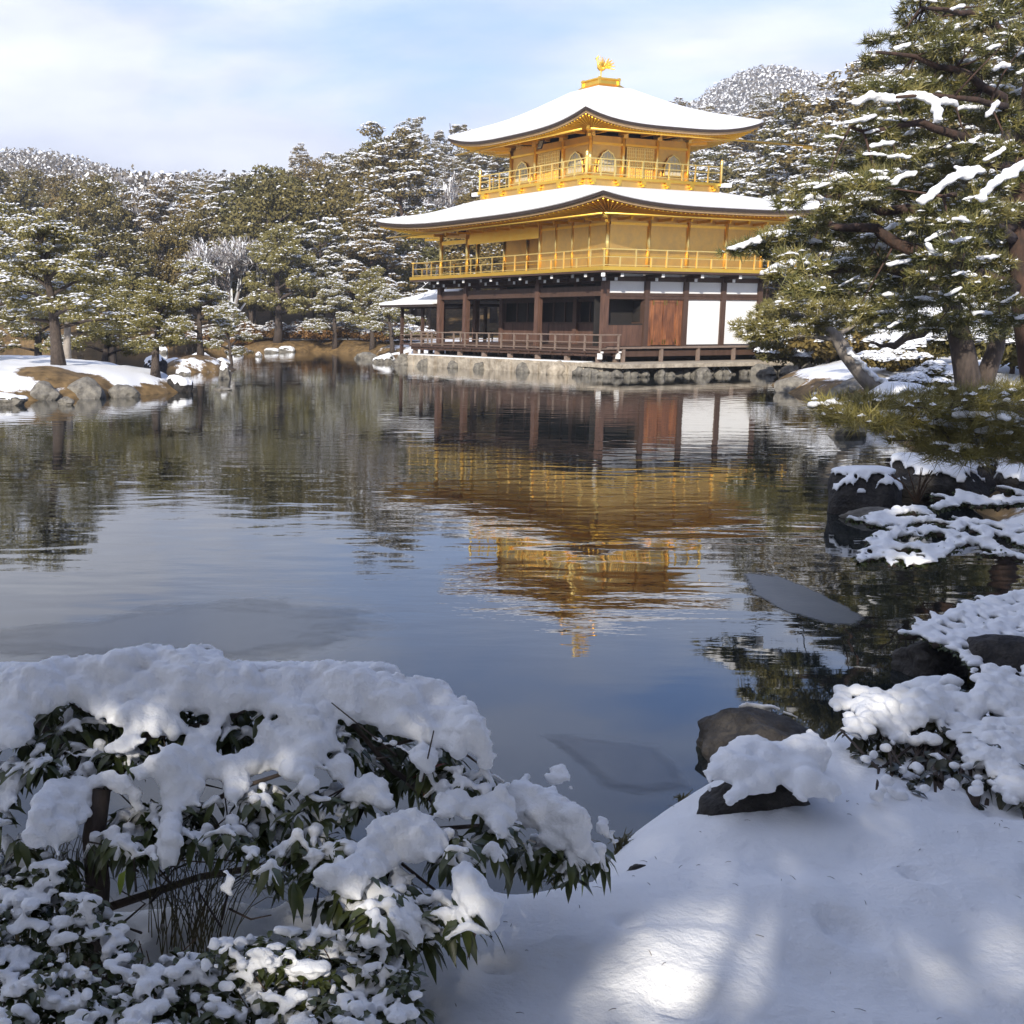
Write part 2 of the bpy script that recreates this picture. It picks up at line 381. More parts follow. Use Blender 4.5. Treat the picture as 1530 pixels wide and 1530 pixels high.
tcn = t.nodes.new('ShaderNodeTexCoord')
nz = t.nodes.new('ShaderNodeTexNoise'); nz.inputs['Scale'].default_value = 1.3; nz.inputs['Detail'].default_value = 9; nz.inputs['Roughness'].default_value = .7
t.links.new(tcn.outputs['Object'], nz.inputs['Vector'])
ma = t.nodes.new('ShaderNodeMath'); ma.operation = 'ADD'; t.links.new(at.outputs['Fac'], ma.inputs[0]); t.links.new(nz.outputs['Fac'], ma.inputs[1])
r1 = t.nodes.new('ShaderNodeValToRGB'); r1.color_ramp.elements[0].position = .93; r1.color_ramp.elements[1].position = 1.0
# remap sum (0..2) -> (0..1) happens through a halving
hf = t.nodes.new('ShaderNodeMath'); hf.operation = 'MULTIPLY'; hf.inputs[1].default_value = 1.0; t.links.new(ma.outputs[0], hf.inputs[0]); t.links.new(hf.outputs[0], r1.inputs['Fac'])
nz2 = t.nodes.new('ShaderNodeTexNoise'); nz2.inputs['Scale'].default_value = 3.1; nz2.inputs['Detail'].default_value = 8; t.links.new(tcn.outputs['Object'], nz2.inputs['Vector'])
r2 = t.nodes.new('ShaderNodeValToRGB'); r2.color_ramp.elements[0].position = .35; r2.color_ramp.elements[1].position = .7
r2.color_ramp.elements[0].color = (.09, .058, .026, 1); r2.color_ramp.elements[1].color = (.27, .175, .075, 1); t.links.new(nz2.outputs['Fac'], r2.inputs['Fac'])
mi = t.nodes.new('ShaderNodeMix'); mi.data_type = 'RGBA'; t.links.new(r1.outputs['Color'], mi.inputs[0]); mi.inputs[6].default_value = (.84, .85, .87, 1)
t.links.new(r2.outputs['Color'], mi.inputs[7]); t.links.new(mi.outputs[2], b.inputs['Base Color'])
bn = t.nodes.new('ShaderNodeTexNoise'); bn.inputs['Scale'].default_value = 26; bn.inputs['Detail'].default_value = 9; bn.inputs['Roughness'].default_value = .62; t.links.new(tcn.outputs['Object'], bn.inputs['Vector'])
bp = t.nodes.new('ShaderNodeBump'); bp.inputs['Strength'].default_value = .7; bp.inputs['Distance'].default_value = .016
t.links.new(bn.outputs['Fac'], bp.inputs['Height']); t.links.new(bp.outputs[0], b.inputs['Normal'])
ground = build_ground()

# ------------------------------------------------------------------ pond water
m = bpy.data.materials.new('pond_water'); m.use_nodes = True; t = m.node_tree; b = t.nodes['Principled BSDF']
b.inputs['Metallic'].default_value = 0; b.inputs['Base Color'].default_value = (.014, .018, .018, 1); b.inputs['Roughness'].default_value = .015
b.inputs['IOR'].default_value = 1.5; b.inputs['Specular IOR Level'].default_value = .5
tcn = t.nodes.new('ShaderNodeTexCoord')
def wn(scale, detail, st, rough=.5, dist=0):
    mpn = t.nodes.new('ShaderNodeMapping'); mpn.inputs['Scale'].default_value = st; mpn.inputs['Rotation'].default_value = (0, 0, R(6)); t.links.new(tcn.outputs['Object'], mpn.inputs[0])
    q = t.nodes.new('ShaderNodeTexNoise'); q.inputs['Scale'].default_value = scale; q.inputs['Detail'].default_value = detail; q.inputs['Roughness'].default_value = rough; q.inputs['Distortion'].default_value = dist
    t.links.new(mpn.outputs[0], q.inputs['Vector']); return q.outputs['Fac']
def mth(op, a, c):
    q = t.nodes.new('ShaderNodeMath'); q.operation = op
    for i, v in enumerate((a, c)):
        if isinstance(v, (int, float)): q.inputs[i].default_value = v
        else: t.links.new(v, q.inputs[i])
    return q.outputs[0]
def mrange(v, a, bb, c, d):
    q = t.nodes.new('ShaderNodeMapRange'); q.inputs['From Min'].default_value = a; q.inputs['From Max'].default_value = bb
    q.inputs['To Min'].default_value = c; q.inputs['To Max'].default_value = d; q.interpolation_type = 'SMOOTHSTEP'; t.links.new(v, q.inputs['Value']); return q.outputs[0]
sep = t.nodes.new('ShaderNodeSeparateXYZ'); t.links.new(tcn.outputs['Object'], sep.inputs[0])
big = wn(1.7, 1, (.7, 1.5, 1), .4, .2)          # long lazy waves
small = wn(3.4, 3, (.7, 1.8, 1), .5)       # breeze ripples
fine = wn(10, 2, (.6, 1.6, 1), .5)
mask = mrange(wn(.13, 3, (1, 1.4, 1)), .42, .60, .18, 1.0)
calm = mrange(sep.outputs['Y'], 7.0, 10.0, .10, 1.0)
farm = mrange(sep.outputs['Y'], 22, 46, 1.0, .8)
h1 = mth('MULTIPLY', big, mth('MULTIPLY', calm, .0046))
h2 = mth('MULTIPLY', small, mth('MULTIPLY', mth('MULTIPLY', calm, mask), .0026))
h3 = mth('MULTIPLY', fine, mth('MULTIPLY', mth('MULTIPLY', calm, mask), .0005))
hh = mth('MULTIPLY', mth('ADD', mth('ADD', h1, h2), h3), farm)
bp = t.nodes.new('ShaderNodeBump'); bp.inputs['Strength'].default_value = 1.0; bp.inputs['Distance'].default_value = 1.0
t.links.new(hh, bp.inputs['Height']); t.links.new(bp.outputs[0], b.inputs['Normal'])
M['water'] = m
wb = MB(); wb.add([(-100, 1.2, 0), (42, 1.2, 0), (42, 112, 0), (-100, 112, 0)], [(0, 1, 2, 3)])
tag(wb.build('pond_water', M['water']), kind='structure')

for k_ in ('ice', 'slush'):                   # ragged melting rim
    t = M[k_].node_tree; b = t.nodes['Principled BSDF']; at = t.nodes.new('ShaderNodeAttribute'); at.attribute_name = 'rim'
    tcn = t.nodes.new('ShaderNodeTexCoord'); nz = t.nodes.new('ShaderNodeTexNoise'); nz.inputs['Scale'].default_value = 5 if k_ == 'ice' else 2.6; nz.inputs['Detail'].default_value = 9; nz.inputs['Roughness'].default_value = .7
    t.links.new(tcn.outputs['Object'], nz.inputs['Vector']);
    a1 = t.nodes.new('ShaderNodeMath'); a1.operation = 'MULTIPLY_ADD'; t.links.new(nz.outputs['Fac'], a1.inputs[0]); a1.inputs[1].default_value = 1.4 if k_ == 'slush' else .6
    t.links.new(at.outputs['Fac'], a1.inputs[2])
    a2 = t.nodes.new('ShaderNodeMapRange'); a2.inputs['From Min'].default_value = .75 if k_ == 'slush' else .45; a2.inputs['From Max'].default_value = 1.25 if k_ == 'slush' else .6; t.links.new(a1.outputs[0], a2.inputs['Value'])
    a3 = t.nodes.new('ShaderNodeMath'); a3.operation = 'MULTIPLY'; a3.inputs[1].default_value = .8 if k_ == 'slush' else .96; t.links.new(a2.outputs[0], a3.inputs[0])
    t.links.new(a3.outputs[0], b.inputs['Alpha'])
def sheet(name, pts, z, material, label, cat, group=None):
    """thin sheet of ice floating on the pond: real slab a few mm thick"""
    cx = sum(p[0] for p in pts) / len(pts); cy = sum(p[1] for p in pts) / len(pts)
    rnd = random.Random(len(name) + int(z * 1e4)); ring = []
    n = len(pts)
    for i in range(n):
        a, b2 = np.array(pts[i]), np.array(pts[(i + 1) % n]); k = max(3, int(np.linalg.norm(b2 - a) / .12))
        for j in range(k):
            q = a + (b2 - a) * j / k; f = 1 + .05 * (noise.noise(Vector((q[0] * 1.3, q[1] * 1.3, z * 99))) + .5 * noise.noise(Vector((q[0] * 5, q[1] * 5, 3))))
            ring.append((cx + (q[0] - cx) * f, cy + (q[1] - cy) * f))
    k = len(ring); mb = MB(); fr = [1.0, .85, .65, .4, .15]; V = []; F = []; att = []
    for f in fr:
        V += [(cx + (x - cx) * f, cy + (y - cy) * f, z) for x, y in ring]; att += [(1 - f) * 1.3] * k
    for j in range(len(fr) - 1): F += [(j * k + i, j * k + (i + 1) % k, (j + 1) * k + (i + 1) % k, (j + 1) * k + i) for i in range(k)]
    F.append(tuple((len(fr) - 1) * k + i for i in range(k)))
    V += [(x, y, -.004) for x, y in ring]; att += [0] * k; b0 = len(fr) * k
    F += [((i + 1) % k, i, b0 + i, b0 + (i + 1) % k) for i in range(k)]
    mb.add(V, F); o = mb.build(name, material); at = o.data.attributes.new('rim', 'FLOAT', 'POINT'); at.data.foreach_set('value', att)
    return tag(o, label, cat, group)
def pzs(l): return [tuple(PZ(x, y, 0)[:2]) for x, y in l]
sheet('ice_sheet', pzs([(1095, 850), (1150, 853), (1200, 872), (1260, 900), (1310, 925), (1300, 945), (1240, 940), (1170, 918), (1110, 885)]), .004, M['ice'], 'smooth grey sheet of ice on the dark water beside the snowy right bank', 'ice')
sheet('ice_sheet', pzs([(130, 925), (230, 903), (400, 890), (560, 905), (600, 935), (520, 970), (420, 985), (250, 990), (60, 985), (-200, 975), (-60, 945)]), .004, M['slush'], 'wide dull patch of slushy ice on the water behind the big snowy shrub', 'ice')
sheet('ice_sheet', pzs([(805, 1097), (900, 1100), (985, 1112), (1020, 1150), (1035, 1180), (980, 1190), (900, 1180), (850, 1130)]), .004, M['slush'], 'small brownish skin of ice on the calm water left of the dark boulder', 'ice')

# ------------------------------------------------------------------ the golden pavilion
pav = empty('golden_pavilion', (PAV[0], PAV[1], 0), PANG)
tag(pav, 'three storey timber pavilion with two gilded upper floors and snow covered roofs at the water', 'pavilion')
LX = -11.9; LY = 8.52; B1 = 2.13
PX = [0, -4.26, -9.7, LX]                       # outer posts of the south front
def cyl(mb, x, y, z0, z1, r, n=10, mat=0): mb.tube([(x, y, z0), (x, y, z1)], r, n, mat)
def pavpart(name, mb, m, parent=None): return mb.build(name, m, parent or pav)

# --- ground floor
for x, y in [(a, 0) for a in PX] + [(0, k * B1) for k in (1, 2, 3, 4)] + [(LX, B1), (-9.7, B1), (LX, LY), (-4.26, B1), (-5.98, LY)]:
    mb = MB(); s_ = .125; mb.box((x - s_, y - s_, .6), (x + s_, y + s_, 4.0)); pavpart('post', mb, M['brown'] if y < 1 or x < -1 else M['wood'])
for x in (-2.13, -7.0):
    mb = MB(); s_ = .08; mb.box((x - s_, B1 - .05 - s_, 1.15), (x + s_, B1 - .05 + s_, 3.3)); pavpart('post', mb, M['wood'])
mb = MB()                                       # floor slab, inner floor, deck boards
mb.box((LX, 0.005, .98), (-.005, LY, 1.14)); pavpart('floor', mb, M['wood'])
mb = MB()
mb.box((LX - 1.05, -1.1, .90), (1.1, 0, .975)); mb.box((LX - 1.05, 0, .90), (LX - .14, 4.2, .975))
mb.box((LX - 1.0, -1.02, .76), (1.02, -.9, .897)); mb.box((LX - 1.0, -.3, .76), (1.0, -.2, .897))
for i in range(20): mb.box((LX - .95 + i * .72, -1.06, .80), (LX - .87 + i * .72, -.05, .896))
pavpart('veranda_deck', mb, M['wood'])
for i in range(8):
    x = LX - .8 + i * 1.93
    for y_ in (-.89, 0): mb = MB(); mb.box((x - .09, y_ - .09, .5), (x + .09, y_ + .09, .757)); pavpart('veranda_support', mb, M['oldwood'])
mb = MB()                                       # dark box standing in for the shade under the floor
mb.box((LX + .1, .3, .5), (-.3, LY - .2, .97)); mb.box((-1.0, .35, .5), (.14, LY, .955)); pavpart('underfloor_shade', mb, M['dark'])
mb = MB()                                       # bench deck along the east side
mb.box((0.15, -.02, 1.06), (1.12, LY + .4, 1.12)); pavpart('bench_deck', mb, M['oldwood'])
mb = MB(); mb.box((.18, .02, .74), (.96, LY + .3, .98)); pavpart('bench_fascia', mb, M['wood'])
for k in range(5): mb = MB(); mb.box((.97, .1 + k * 2.0, .5), (1.09, .22 + k * 2.0, 1.057)); pavpart('bench_support', mb, M['oldwood'])
# veranda railing
def railing(pts, z0, top, mids, spacing, pr, rr, m, name='railing', half=None, knob=None):
    rb = MB()
    for a, b_ in zip(pts[:-1], pts[1:]):
        for zz in [top] + mids:
            ex = (np.array(b_) - np.array(a)) / np.linalg.norm(np.array(b_) - np.array(a)) * .12
            p0 = np.array(a) - ex * (1 if zz == top else 0); p1 = np.array(b_) + ex * (1 if zz == top else 0)
            h = rr if zz == top else rr * .8
            off = 0.0015 * (1 if a[0] == b_[0] else 0)
            rb.bar((p0[0], p0[1], zz + off), (p1[0], p1[1], zz + off), h, h)
    r_ = rb.build(name, m, pav)
    for a, b_ in zip(pts[:-1], pts[1:]):
        a = np.array(a, float); b_ = np.array(b_, float); n = max(1, round(np.linalg.norm(b_ - a) / spacing))
        for i in range(n + 1):
            if i == n and not np.allclose(b_, pts[-1]): continue
            q = a + (b_ - a) * i / n; tall = (half is None) or (i % half == 0)
            mb = MB(); zt = top if tall else mids[0]
            mb.box((q[0] - pr, q[1] - pr, z0), (q[0] + pr, q[1] + pr, zt)); mb.build('rail_post', m, r_)
    return r_
o1 = 1.02
railing([(LX - o1, 3.9), (LX - o1, -o1), (o1, -o1), (o1, -.1)], .97, 1.62, [1.32, 1.06], .93, .032, .05, M['oldwood'])
for x, y in ((1.02, -1.02), (1.02, -.1)):
    mb = MB(); mb.box((x - .07, y - .07, .66), (x + .07, y + .07, .90)); mb.box((x - .16, y - .04, .90), (x + .16, y + .04, .965)); pavpart('metal_cap', mb, M['plaster'])
# recessed front wall of the ground floor: plank panels below, dark openings above
yw = B1
mb = MB()
mb.box((-9.7, yw + .02, 1.15), (-.13, yw + .08, 2.06)); pavpart('lower_panel', mb, M['brown'])
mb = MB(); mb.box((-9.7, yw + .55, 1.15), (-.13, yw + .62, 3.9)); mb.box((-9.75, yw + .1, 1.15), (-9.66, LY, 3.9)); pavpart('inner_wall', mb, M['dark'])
mb = MB()
mb.box((-9.7, yw - .05, 2.06), (-.13, yw + .1, 2.12)); mb.box((-9.7, yw - .06, 3.0), (-.13, yw + .1, 3.12)); mb.box((-9.7, yw - .03, 1.14), (-.13, yw + .09, 1.2))
for x in (-8.6, -7.8, -5.9, -5.1, -3.4, -1.3): mb.box((x - .035, yw, 2.12), (x + .035, yw + .07, 3.0))
for x in (-8.9, -6.2, -3.0, -1.4): mb.box((x - .03, yw - .002, 1.2), (x + .03, yw + .06, 2.06))
pavpart('window_frame', mb, M['wood'])
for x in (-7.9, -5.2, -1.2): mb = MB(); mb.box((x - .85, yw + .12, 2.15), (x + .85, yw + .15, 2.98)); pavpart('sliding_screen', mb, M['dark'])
mb = MB(); mb.box((-9.7, yw + .03, 3.12), (-.13, yw + .06, 3.62)); mb.box((LX + .12, -.03, 3.30), (-.12, .03, 3.58)); pavpart('transom', mb, M['wood'])
mb = MB()                                       # lintels and plates round the ground floor
for a, b_, hx in (((LX - .1, 0), (.13, 0), 0), ((0, -.1), (0, LY + .1), 1), ((LX, -.1), (LX, LY + .1), 1), ((LX, LY), (0, LY), 0), ((LX, B1), (0, B1), 0)):
    for z0, z1, w_ in ((3.18, 3.30, .07), (3.78, 3.97, .10)):
        if hx: mb.box((a[0] - w_, a[1], z0 + .002), (a[0] + w_, b_[1], z1 + .003))
        else: mb.box((a[0], a[1] - w_ - .002, z0), (b_[0], a[1] + w_ + .002, z1))
mb.box((-.10, 0.1, 3.05), (.11, LY, 3.17))
pavpart('beam', mb, M['wood'])
# east side: low panel with an opening, double door, two white plaster bays
mb = MB(); mb.box((-.06, .13, 1.14), (.03, B1 - .1, 2.0)); pavpart('lower_panel', mb, M['brown'])
mb = MB(); mb.box((-.75, .1, 1.15), (-.7, B1, 3.9)); mb.box((-.05, B1 - .03, 1.15), (-.5, B1 + .03, 3.2)); mb.box((-.05, .14, 2.0), (.04, B1 - .12, 2.06)); pavpart('inner_wall', mb, M['dark'])
for k in (2, 3):
    mb = MB(); mb.box((-.05, k * B1 + .125, 1.18), (.035, (k + 1) * B1 - .125, 3.05)); pavpart('plaster_panel', mb, M['plaster'])
for k in (0, 1, 2, 3):
    mb = MB(); mb.box((-.05, k * B1 + .125, 3.305), (.032, (k + 1) * B1 - .125, 3.775)); pavpart('plaster_panel', mb, M['plaster'])
    mb = MB(); mb.box((-.06, k * B1 + .2, 3.98), (.02, (k + 1) * B1 - .2, 4.09)); pavpart('plaster_panel', mb, M['plaster'])
for i in range(5):
    x0 = -.3 - i * 2.38
    mb = MB(); mb.box((x0 - 1.35, -.02, 3.98), (x0 - .35, .04, 4.09)); pavpart('plaster_panel', mb, M['plaster'])
mb = MB(); mb.box((-.05, B1 + .12, 1.14), (.04, B1 + .34, 3.05)); pavpart('door_jamb', mb, M['door'])
mb = MB(); mb.box((-.05, 2 * B1 - .34, 1.14), (.04, 2 * B1 - .12, 3.05)); pavpart('door_jamb', mb, M['door'])
for s0 in (0, 1):
    y0 = B1 + .36 + s0 * .70
    mb = MB(); mb.box((-.03, y0, 1.17), (.02, y0 + .69, 3.05))
    mb.box((.02, y0, 1.17), (.055, y0 + .08, 3.05)); mb.box((.02, y0 + .61, 1.17), (.055, y0 + .69, 3.05)); mb.box((.02, y0 + .08, 1.17), (.052, y0 + .61, 1.3)); mb.box((.02, y0 + .08, 2.92), (.052, y0 + .61, 3.05))
    d_ = pavpart('door', mb, M['door'])
    for yy in (y0 + .02, y0 + .6):
        for zz in (1.2, 2.82): mb = MB(); mb.box((.054, yy, zz), (.062, yy + .07, zz + .2)); mb.build('hinge_plate', M['metal'], d_)
# --- brackets under the first balcony, white painted ends
def bracket(x, y, dx, dy, z, ln, m=M['wood'], tipm=M['plaster'], s_=.07):
    mb = MB(); e = (x + dx * ln, y + dy * ln)
    mb.bar((x, y, z), (e[0], e[1], z), s_ * 2, .13)
    mb.bar((x, y, z - .15), (x + dx * ln * .62, y + dy * ln * .62, z - .15), s_ * 1.8, .12)
    b_ = pavpart('bracket', mb, m)
    mt = MB(); mt.bar((e[0], e[1], z - .005), (e[0] + dx * .025, e[1] + dy * .025, z - .005), s_ * 2.1, .14)
    q = (x + dx * ln * .62, y + dy * ln * .62); mt.bar((q[0], q[1], z - .155), (q[0] + dx * .025, q[1] + dy * .025, z - .155), s_ * 2, .13)
    mt.build('bracket_end', tipm, b_)
for i in range(12): bracket(-.12 - i * 1.065, 0, 0, -1, 3.99, .93) if i % 2 == 0 else bracket(-.12 - i * 1.065, 0, 0, -1, 3.99, .7)
for i in range(5): bracket(0, .02 + i * B1, 1, 0, 3.99, .92)
bracket(0.05, -.05, .707, -.707, 3.98, 1.42)
for i in range(4): bracket(LX, .2 + i * B1, -1, 0, 3.99, .9)
# --- first floor up: balcony slab, gilded
o2 = 1.1
def ring_boxes(mb, x0, x1, y0, y1, o, z0, z1, inner=0.0):
    """rectangular ring slab outside x0..x1,y0..y1"""
    mb.box((x0 - o, y0 - o, z0), (x1 + o, y0 - inner, z1)); mb.box((x0 - o, y1 + inner, z0), (x1 + o, y1 + o, z1))
    mb.box((x0 - o, y0 - inner, z0), (x0 - inner, y1 + inner, z1)); mb.box((x1 + inner, y0 - inner, z0), (x1 + o, y1 + inner, z1))
mb = MB(); ring_boxes(mb, LX, 0, 0, LY, o2, 4.075, 4.15); pavpart('balcony_joist', mb, M['wood'])
mb = MB(); ring_boxes(mb, LX, 0, 0, LY, o2 + .02, 4.152, 4.30); mb.box((LX, 0, 4.14), (0, LY, 4.295)); pavpart('balcony_floor', mb, M['gold'])
rl = railing([(LX - 1.0, LY + 1), (LX - 1.0, -1.0), (1.0, -1.0), (1.0, LY + 1.0)], 4.30, 4.98, [4.68, 4.36], .80, .025, .042, M['goldtrim'], half=2)
# walls of the middle floor
Z2a, Z2b = 4.30, 6.12
mb = MB(); mb.box((-4.26, -.02, Z2a), (-.1, .03, Z2b + .3)); pavpart('wall', mb, M['goldwall'])
mb = MB(); mb.box((-.03, .1, Z2a), (.02, LY, Z2b + .3)); pavpart('wall', mb, M['goldwall'])
mb = MB(); mb.box((-9.7, B1, Z2a), (-4.26, B1 + .05, Z2b + .3)); pavpart('wall', mb, M['goldwall'])
mb = MB(); mb.box((-4.29, .03, Z2a), (-4.24, B1, Z2b + .3)); mb.box((-9.72, B1, Z2a), (-9.66, LY, Z2b + .3)); mb.box((-9.7, LY - .05, Z2a), (0, LY, Z2b + .3)); pavpart('wall', mb, M['goldwall'])
mb = MB(); mb.box((-9.7, -.08, 5.72), (-4.26, .06, 5.98)); mb.box((LX, -.07, 5.80), (-9.7, .05, 5.98)); mb.box((-9.7, -.02, 5.98), (-4.26, .02, 6.4)); pavpart('lintel', mb, M['gold'])
for x, y, r_ in [(0, 0, .085), (-4.26, 0, .085), (-9.7, 0, .10), (LX, 0, .10), (LX, B1, .1), (LX, LY, .1), (-9.7, B1, .085)] + [(0, k * B1, .085) for k in (1, 2, 3, 4)] + [(-2.13, 0, .06), (-1.07, 0, .05), (-3.2, 0, .06), (-6.0, B1 - .04, .055), (-7.9, B1 - .04, .055)]:
    mb = MB(); cyl(mb, x + (.02 if x == 0 else 0), y - (.02 if y == 0 else 0), Z2a, Z2b + .25, r_); pavpart('post', mb, M['goldtrim'])
mb = MB()
mb.box((-4.2, -.055, 4.75), (-.05, -.02, 4.79)); mb.box((-4.2, -.06, 6.0), (-.05, -.02, 6.1)); mb.box((.02, .1, 6.02), (.06, LY, 6.12)); mb.box((.02, .1, 4.78), (.045, LY, 4.81))
mb.box((-9.7, B1 - .05, 4.75), (-4.3, B1 - .005, 4.79)); pavpart('wall_trim', mb, M['gold'])

# --- roofs
def roof(ex0, ex1, ey0, ey1, tx0, tx1, ty0, ty1, z0, H, lift, wall, wallz, fas, snow_t, n=28, prof=lambda t: .80 * t + .20 * t * t, lw=1.0):
    us = np.linspace(-1, 1, n + 1)[:-1]
    per = [(u, -1) for u in us] + [(1, u) for u in us] + [(-u, 1) for u in us] + [(-1, -u) for u in us]
    def loop(t, dz=0, ins=0, flat=None):
        pts = []
        for (u, v) in per:
            x0 = ex0 + (tx0 - ex0) * t + ins; x1 = ex1 + (tx1 - ex1) * t - ins; y0 = ey0 + (ty0 - ey0) * t + ins; y1 = ey1 + (ty1 - ey1) * t - ins
            k = min(abs(u), abs(v)); lf = lift * (abs(k) ** 3.2) * (1 - t) ** 1.7
            pts.append(((x0 + x1) / 2 + u * (x1 - x0) / 2, (y0 + y1) / 2 + v * (y1 - y0) / 2, z0 + H * prof(t) + lf + dz))
        return pts
    def shell(loops, m, name, parent=None, cap=False, smooth=True):
        mb = MB(); V = [p for lp in loops for p in lp]; k = len(per); F = []
        for i in range(len(loops) - 1):
            for j in range(k): F.append((i * k + j, i * k + (j + 1) % k, (i + 1) * k + (j + 1) % k, (i + 1) * k + j))
        if cap: F.append(tuple((len(loops) - 1) * k + j for j in range(k)))
        mb.add(V, F, 0, smooth)
        return mb.build(name, m, parent or pav)
    ts = [0, .03, .08, .16, .26, .38, .5, .62, .74, .86, 1]
    # dark shingle body with thick edge
    body = shell([loop(0, -fas, .14)] + [loop(0, -fas, .0)] + [loop(0, -fas * .5 - .01, -.001)] + [loop(0, 0, .0)] + [loop(t, 0) for t in ts[1:]], M['shingle'], 'roof', cap=True, smooth=False)
    # snow blanket, rounded lip
    sn = [loop(0, .004, .03), loop(0, snow_t * .35, -.03), loop(0, snow_t * .8, -.005), loop(.012, snow_t, 0)] + [loop(t, snow_t + .02 * math.sin(t * 9)) for t in ts[1:]]
    shell(sn, M['roof_snow'], 'snow_cover', body, cap=True)
    # light edge board below the shingles
    shell([loop(0, -fas - .10, .34), loop(0, -fas - .10, .10), loop(0, -fas + .004, .08)], M['eave'], 'eave_board', smooth=False)
    # soffit from wall head to the eave
    wx0, wx1, wy0, wy1 = wall
    sof = []
    for (u, v) in per: sof.append(((wx0 + wx1) / 2 + u * (wx1 - wx0) / 2, (wy0 + wy1) / 2 + v * (wy1 - wy0) / 2, wallz))
    mid = [tuple(.5 * a + .5 * b_ for a, b_ in zip(p, q)) for p, q in zip(loop(0, -fas - .10, .34), sof)]
    mid = [(p[0], p[1], p[2] + .03) for p in mid]
    so = shell([sof, mid, loop(0, -fas - .095, .30)], M['gold_bounce'], 'soffit', smooth=False)
    # rafters lie along the soffit
    mb = MB(); A = loop(0, -fas - .14, .16); k = len(per)
    def interp(arr, s):
        i = int(s) % k; f = s - int(s); a = np.array(arr[i]); b_ = np.array(arr[(i + 1) % k]); return a + (b_ - a) * f
    for q in range(k * 2):
        s = q / 2; a = interp(A, s); c = interp(sof, s)
        side = int(s // n); 
        # keep rafters square to their side
        if side in (0, 2): c[0] = min(max(a[0], wx0), wx1)
        else: c[1] = min(max(a[1], wy0), wy1)
        c[2] -= .03
        if np.linalg.norm(a - c) > .1: mb.bar(a, c, .04, .045)
    mb.build('rafter_set', M['gold_bounce'], so)
    return loop
roof(LX - 2.35, 2.35, -2.35, LY + 2.35, -9.62, -1.86, .28, 8.0, 6.60, 1.02, .42, (LX, 0, 0, LY), 6.45, .12, .13)
# third storey
X3, Y3, W3 = -2.95, 1.42, 5.5
bx0, bx1, by0, by1 = X3 - W3, X3, Y3, Y3 + W3
mb = MB(); mb.box((bx0 - 1.05, by0 - 1.05, 7.55), (bx1 + 1.05, by1 + 1.05, 7.72)); pavpart('roof_collar', mb, M['shingle'])
mb = MB(); mb.box((bx0 - .98, by0 - .98, 7.72), (bx1 + .98, by1 + .98, 8.04)); pavpart('balcony_skirt', mb, M['goldwall'])
mb = MB(); mb.box((bx0 - 1.08, by0 - 1.08, 8.04), (bx1 + 1.08, by1 + 1.08, 8.16)); pavpart('balcony_floor', mb, M['gold'])
for k in range(6):                              # little gilded scroll brackets on the skirt
    for side in (0, 1):
        u = -.75 + k * 1.4
        mb = MB()
        c = (bx1 + .98 - .3 - k * 1.36, by0 - 1.0) if side == 0 else (bx1 + 1.0, by0 - .98 + .3 + k * 1.36)
        if side == 0: mb.box((c[0] - .12, c[1] - .10, 7.90), (c[0] + .12, c[1] + .01, 8.035)); mb.box((c[0] - .05, c[1] - .14, 7.80), (c[0] + .05, c[1] + .01, 7.9))
        else: mb.box((c[0] - .01, c[1] - .12, 7.90), (c[0] + .10, c[1] + .12, 8.035)); mb.box((c[0] - .01, c[1] - .05, 7.80), (c[0] + .14, c[1] + .05, 7.9))
        pavpart('bracket', mb, M['gold'])
railing([(bx0 - 1.0, by1 + 1.0), (bx0 - 1.0, by0 - 1.0), (bx1 + 1.0, by0 - 1.0), (bx1 + 1.0, by1 + 1.0)], 8.16, 8.86, [8.60, 8.26], .76, .028, .045, M['goldtrim'])
for x, y in ((bx1 + 1, by0 - 1), (bx0 - 1, by0 - 1), (bx1 + 1, by1 + 1), (bx0 - 1, by1 + 1)):
    mb = MB(); mb.tube([(x, y, 8.16), (x, y, 8.95), (x, y, 8.97), (x, y, 9.0), (x, y, 9.06), (x, y, 9.14), (x, y, 9.2)], [.062, .062, .085, .055, .085, .06, .01], 10); pavpart('newel_post', mb, M['goldtrim'])
mb = MB(); mb.box((bx1 + 1.08, by0 - 1.25 + W3 + 2.2, 7.98), (bx1 + 1.3, by1 + 1.35, 8.14)); mb.box((bx0 - 1.45, by0 - 1.15, 7.98), (bx0 - 1.09, by0 - .9, 8.14)); pavpart('floor_tip', mb, M['roof_snow'])
Z3a, Z3b = 8.16, 9.98
mb = MB(); mb.box((bx0 + .03, by0 + .03, Z3a), (bx1 - .03, by1 - .03, Z3b)); pavpart('wall', mb, M['goldwall'])
ws = [0, 1.80, 3.70, 5.5]
for u in ws:
    for (x, y) in {(bx1 - u, by0), (bx1, by0 + u), (bx0, by0 + u)}:
        mb = MB(); cyl(mb, x, y, Z3a, Z3b - .05, .085); mb.box((x - .13, y - .13, Z3b - .05), (x + .13, y + .13, Z3b + .07)); mb.box((x - .2, y - .07, Z3b + .07), (x + .2, y + .07, Z3b + .17)); pavpart('post', mb, M['goldtrim'])
mb = MB()
for z0, z1, e in ((Z3a + .02, Z3a + .12, .05), (Z3a + .62, Z3a + .67, .04), (Z3b - .38, Z3b - .28, .05), (Z3b + .17, Z3b + .27, .09)):
    mb.box((bx0 - e, by0 - e, z0), (bx1 + e, by0 + .04, z1)); mb.box((bx1 - .04, by0 + .04, z0 + .001), (bx1 + e, by1, z1 + .001))
pavpart('wall_trim', mb, M['gold'])
def face_pt(side, u, z, off):                   # u along the face measured from the near corner
    return (bx1 - u, by0 - off, z) if side == 0 else (bx1 + off, by0 + u, z)
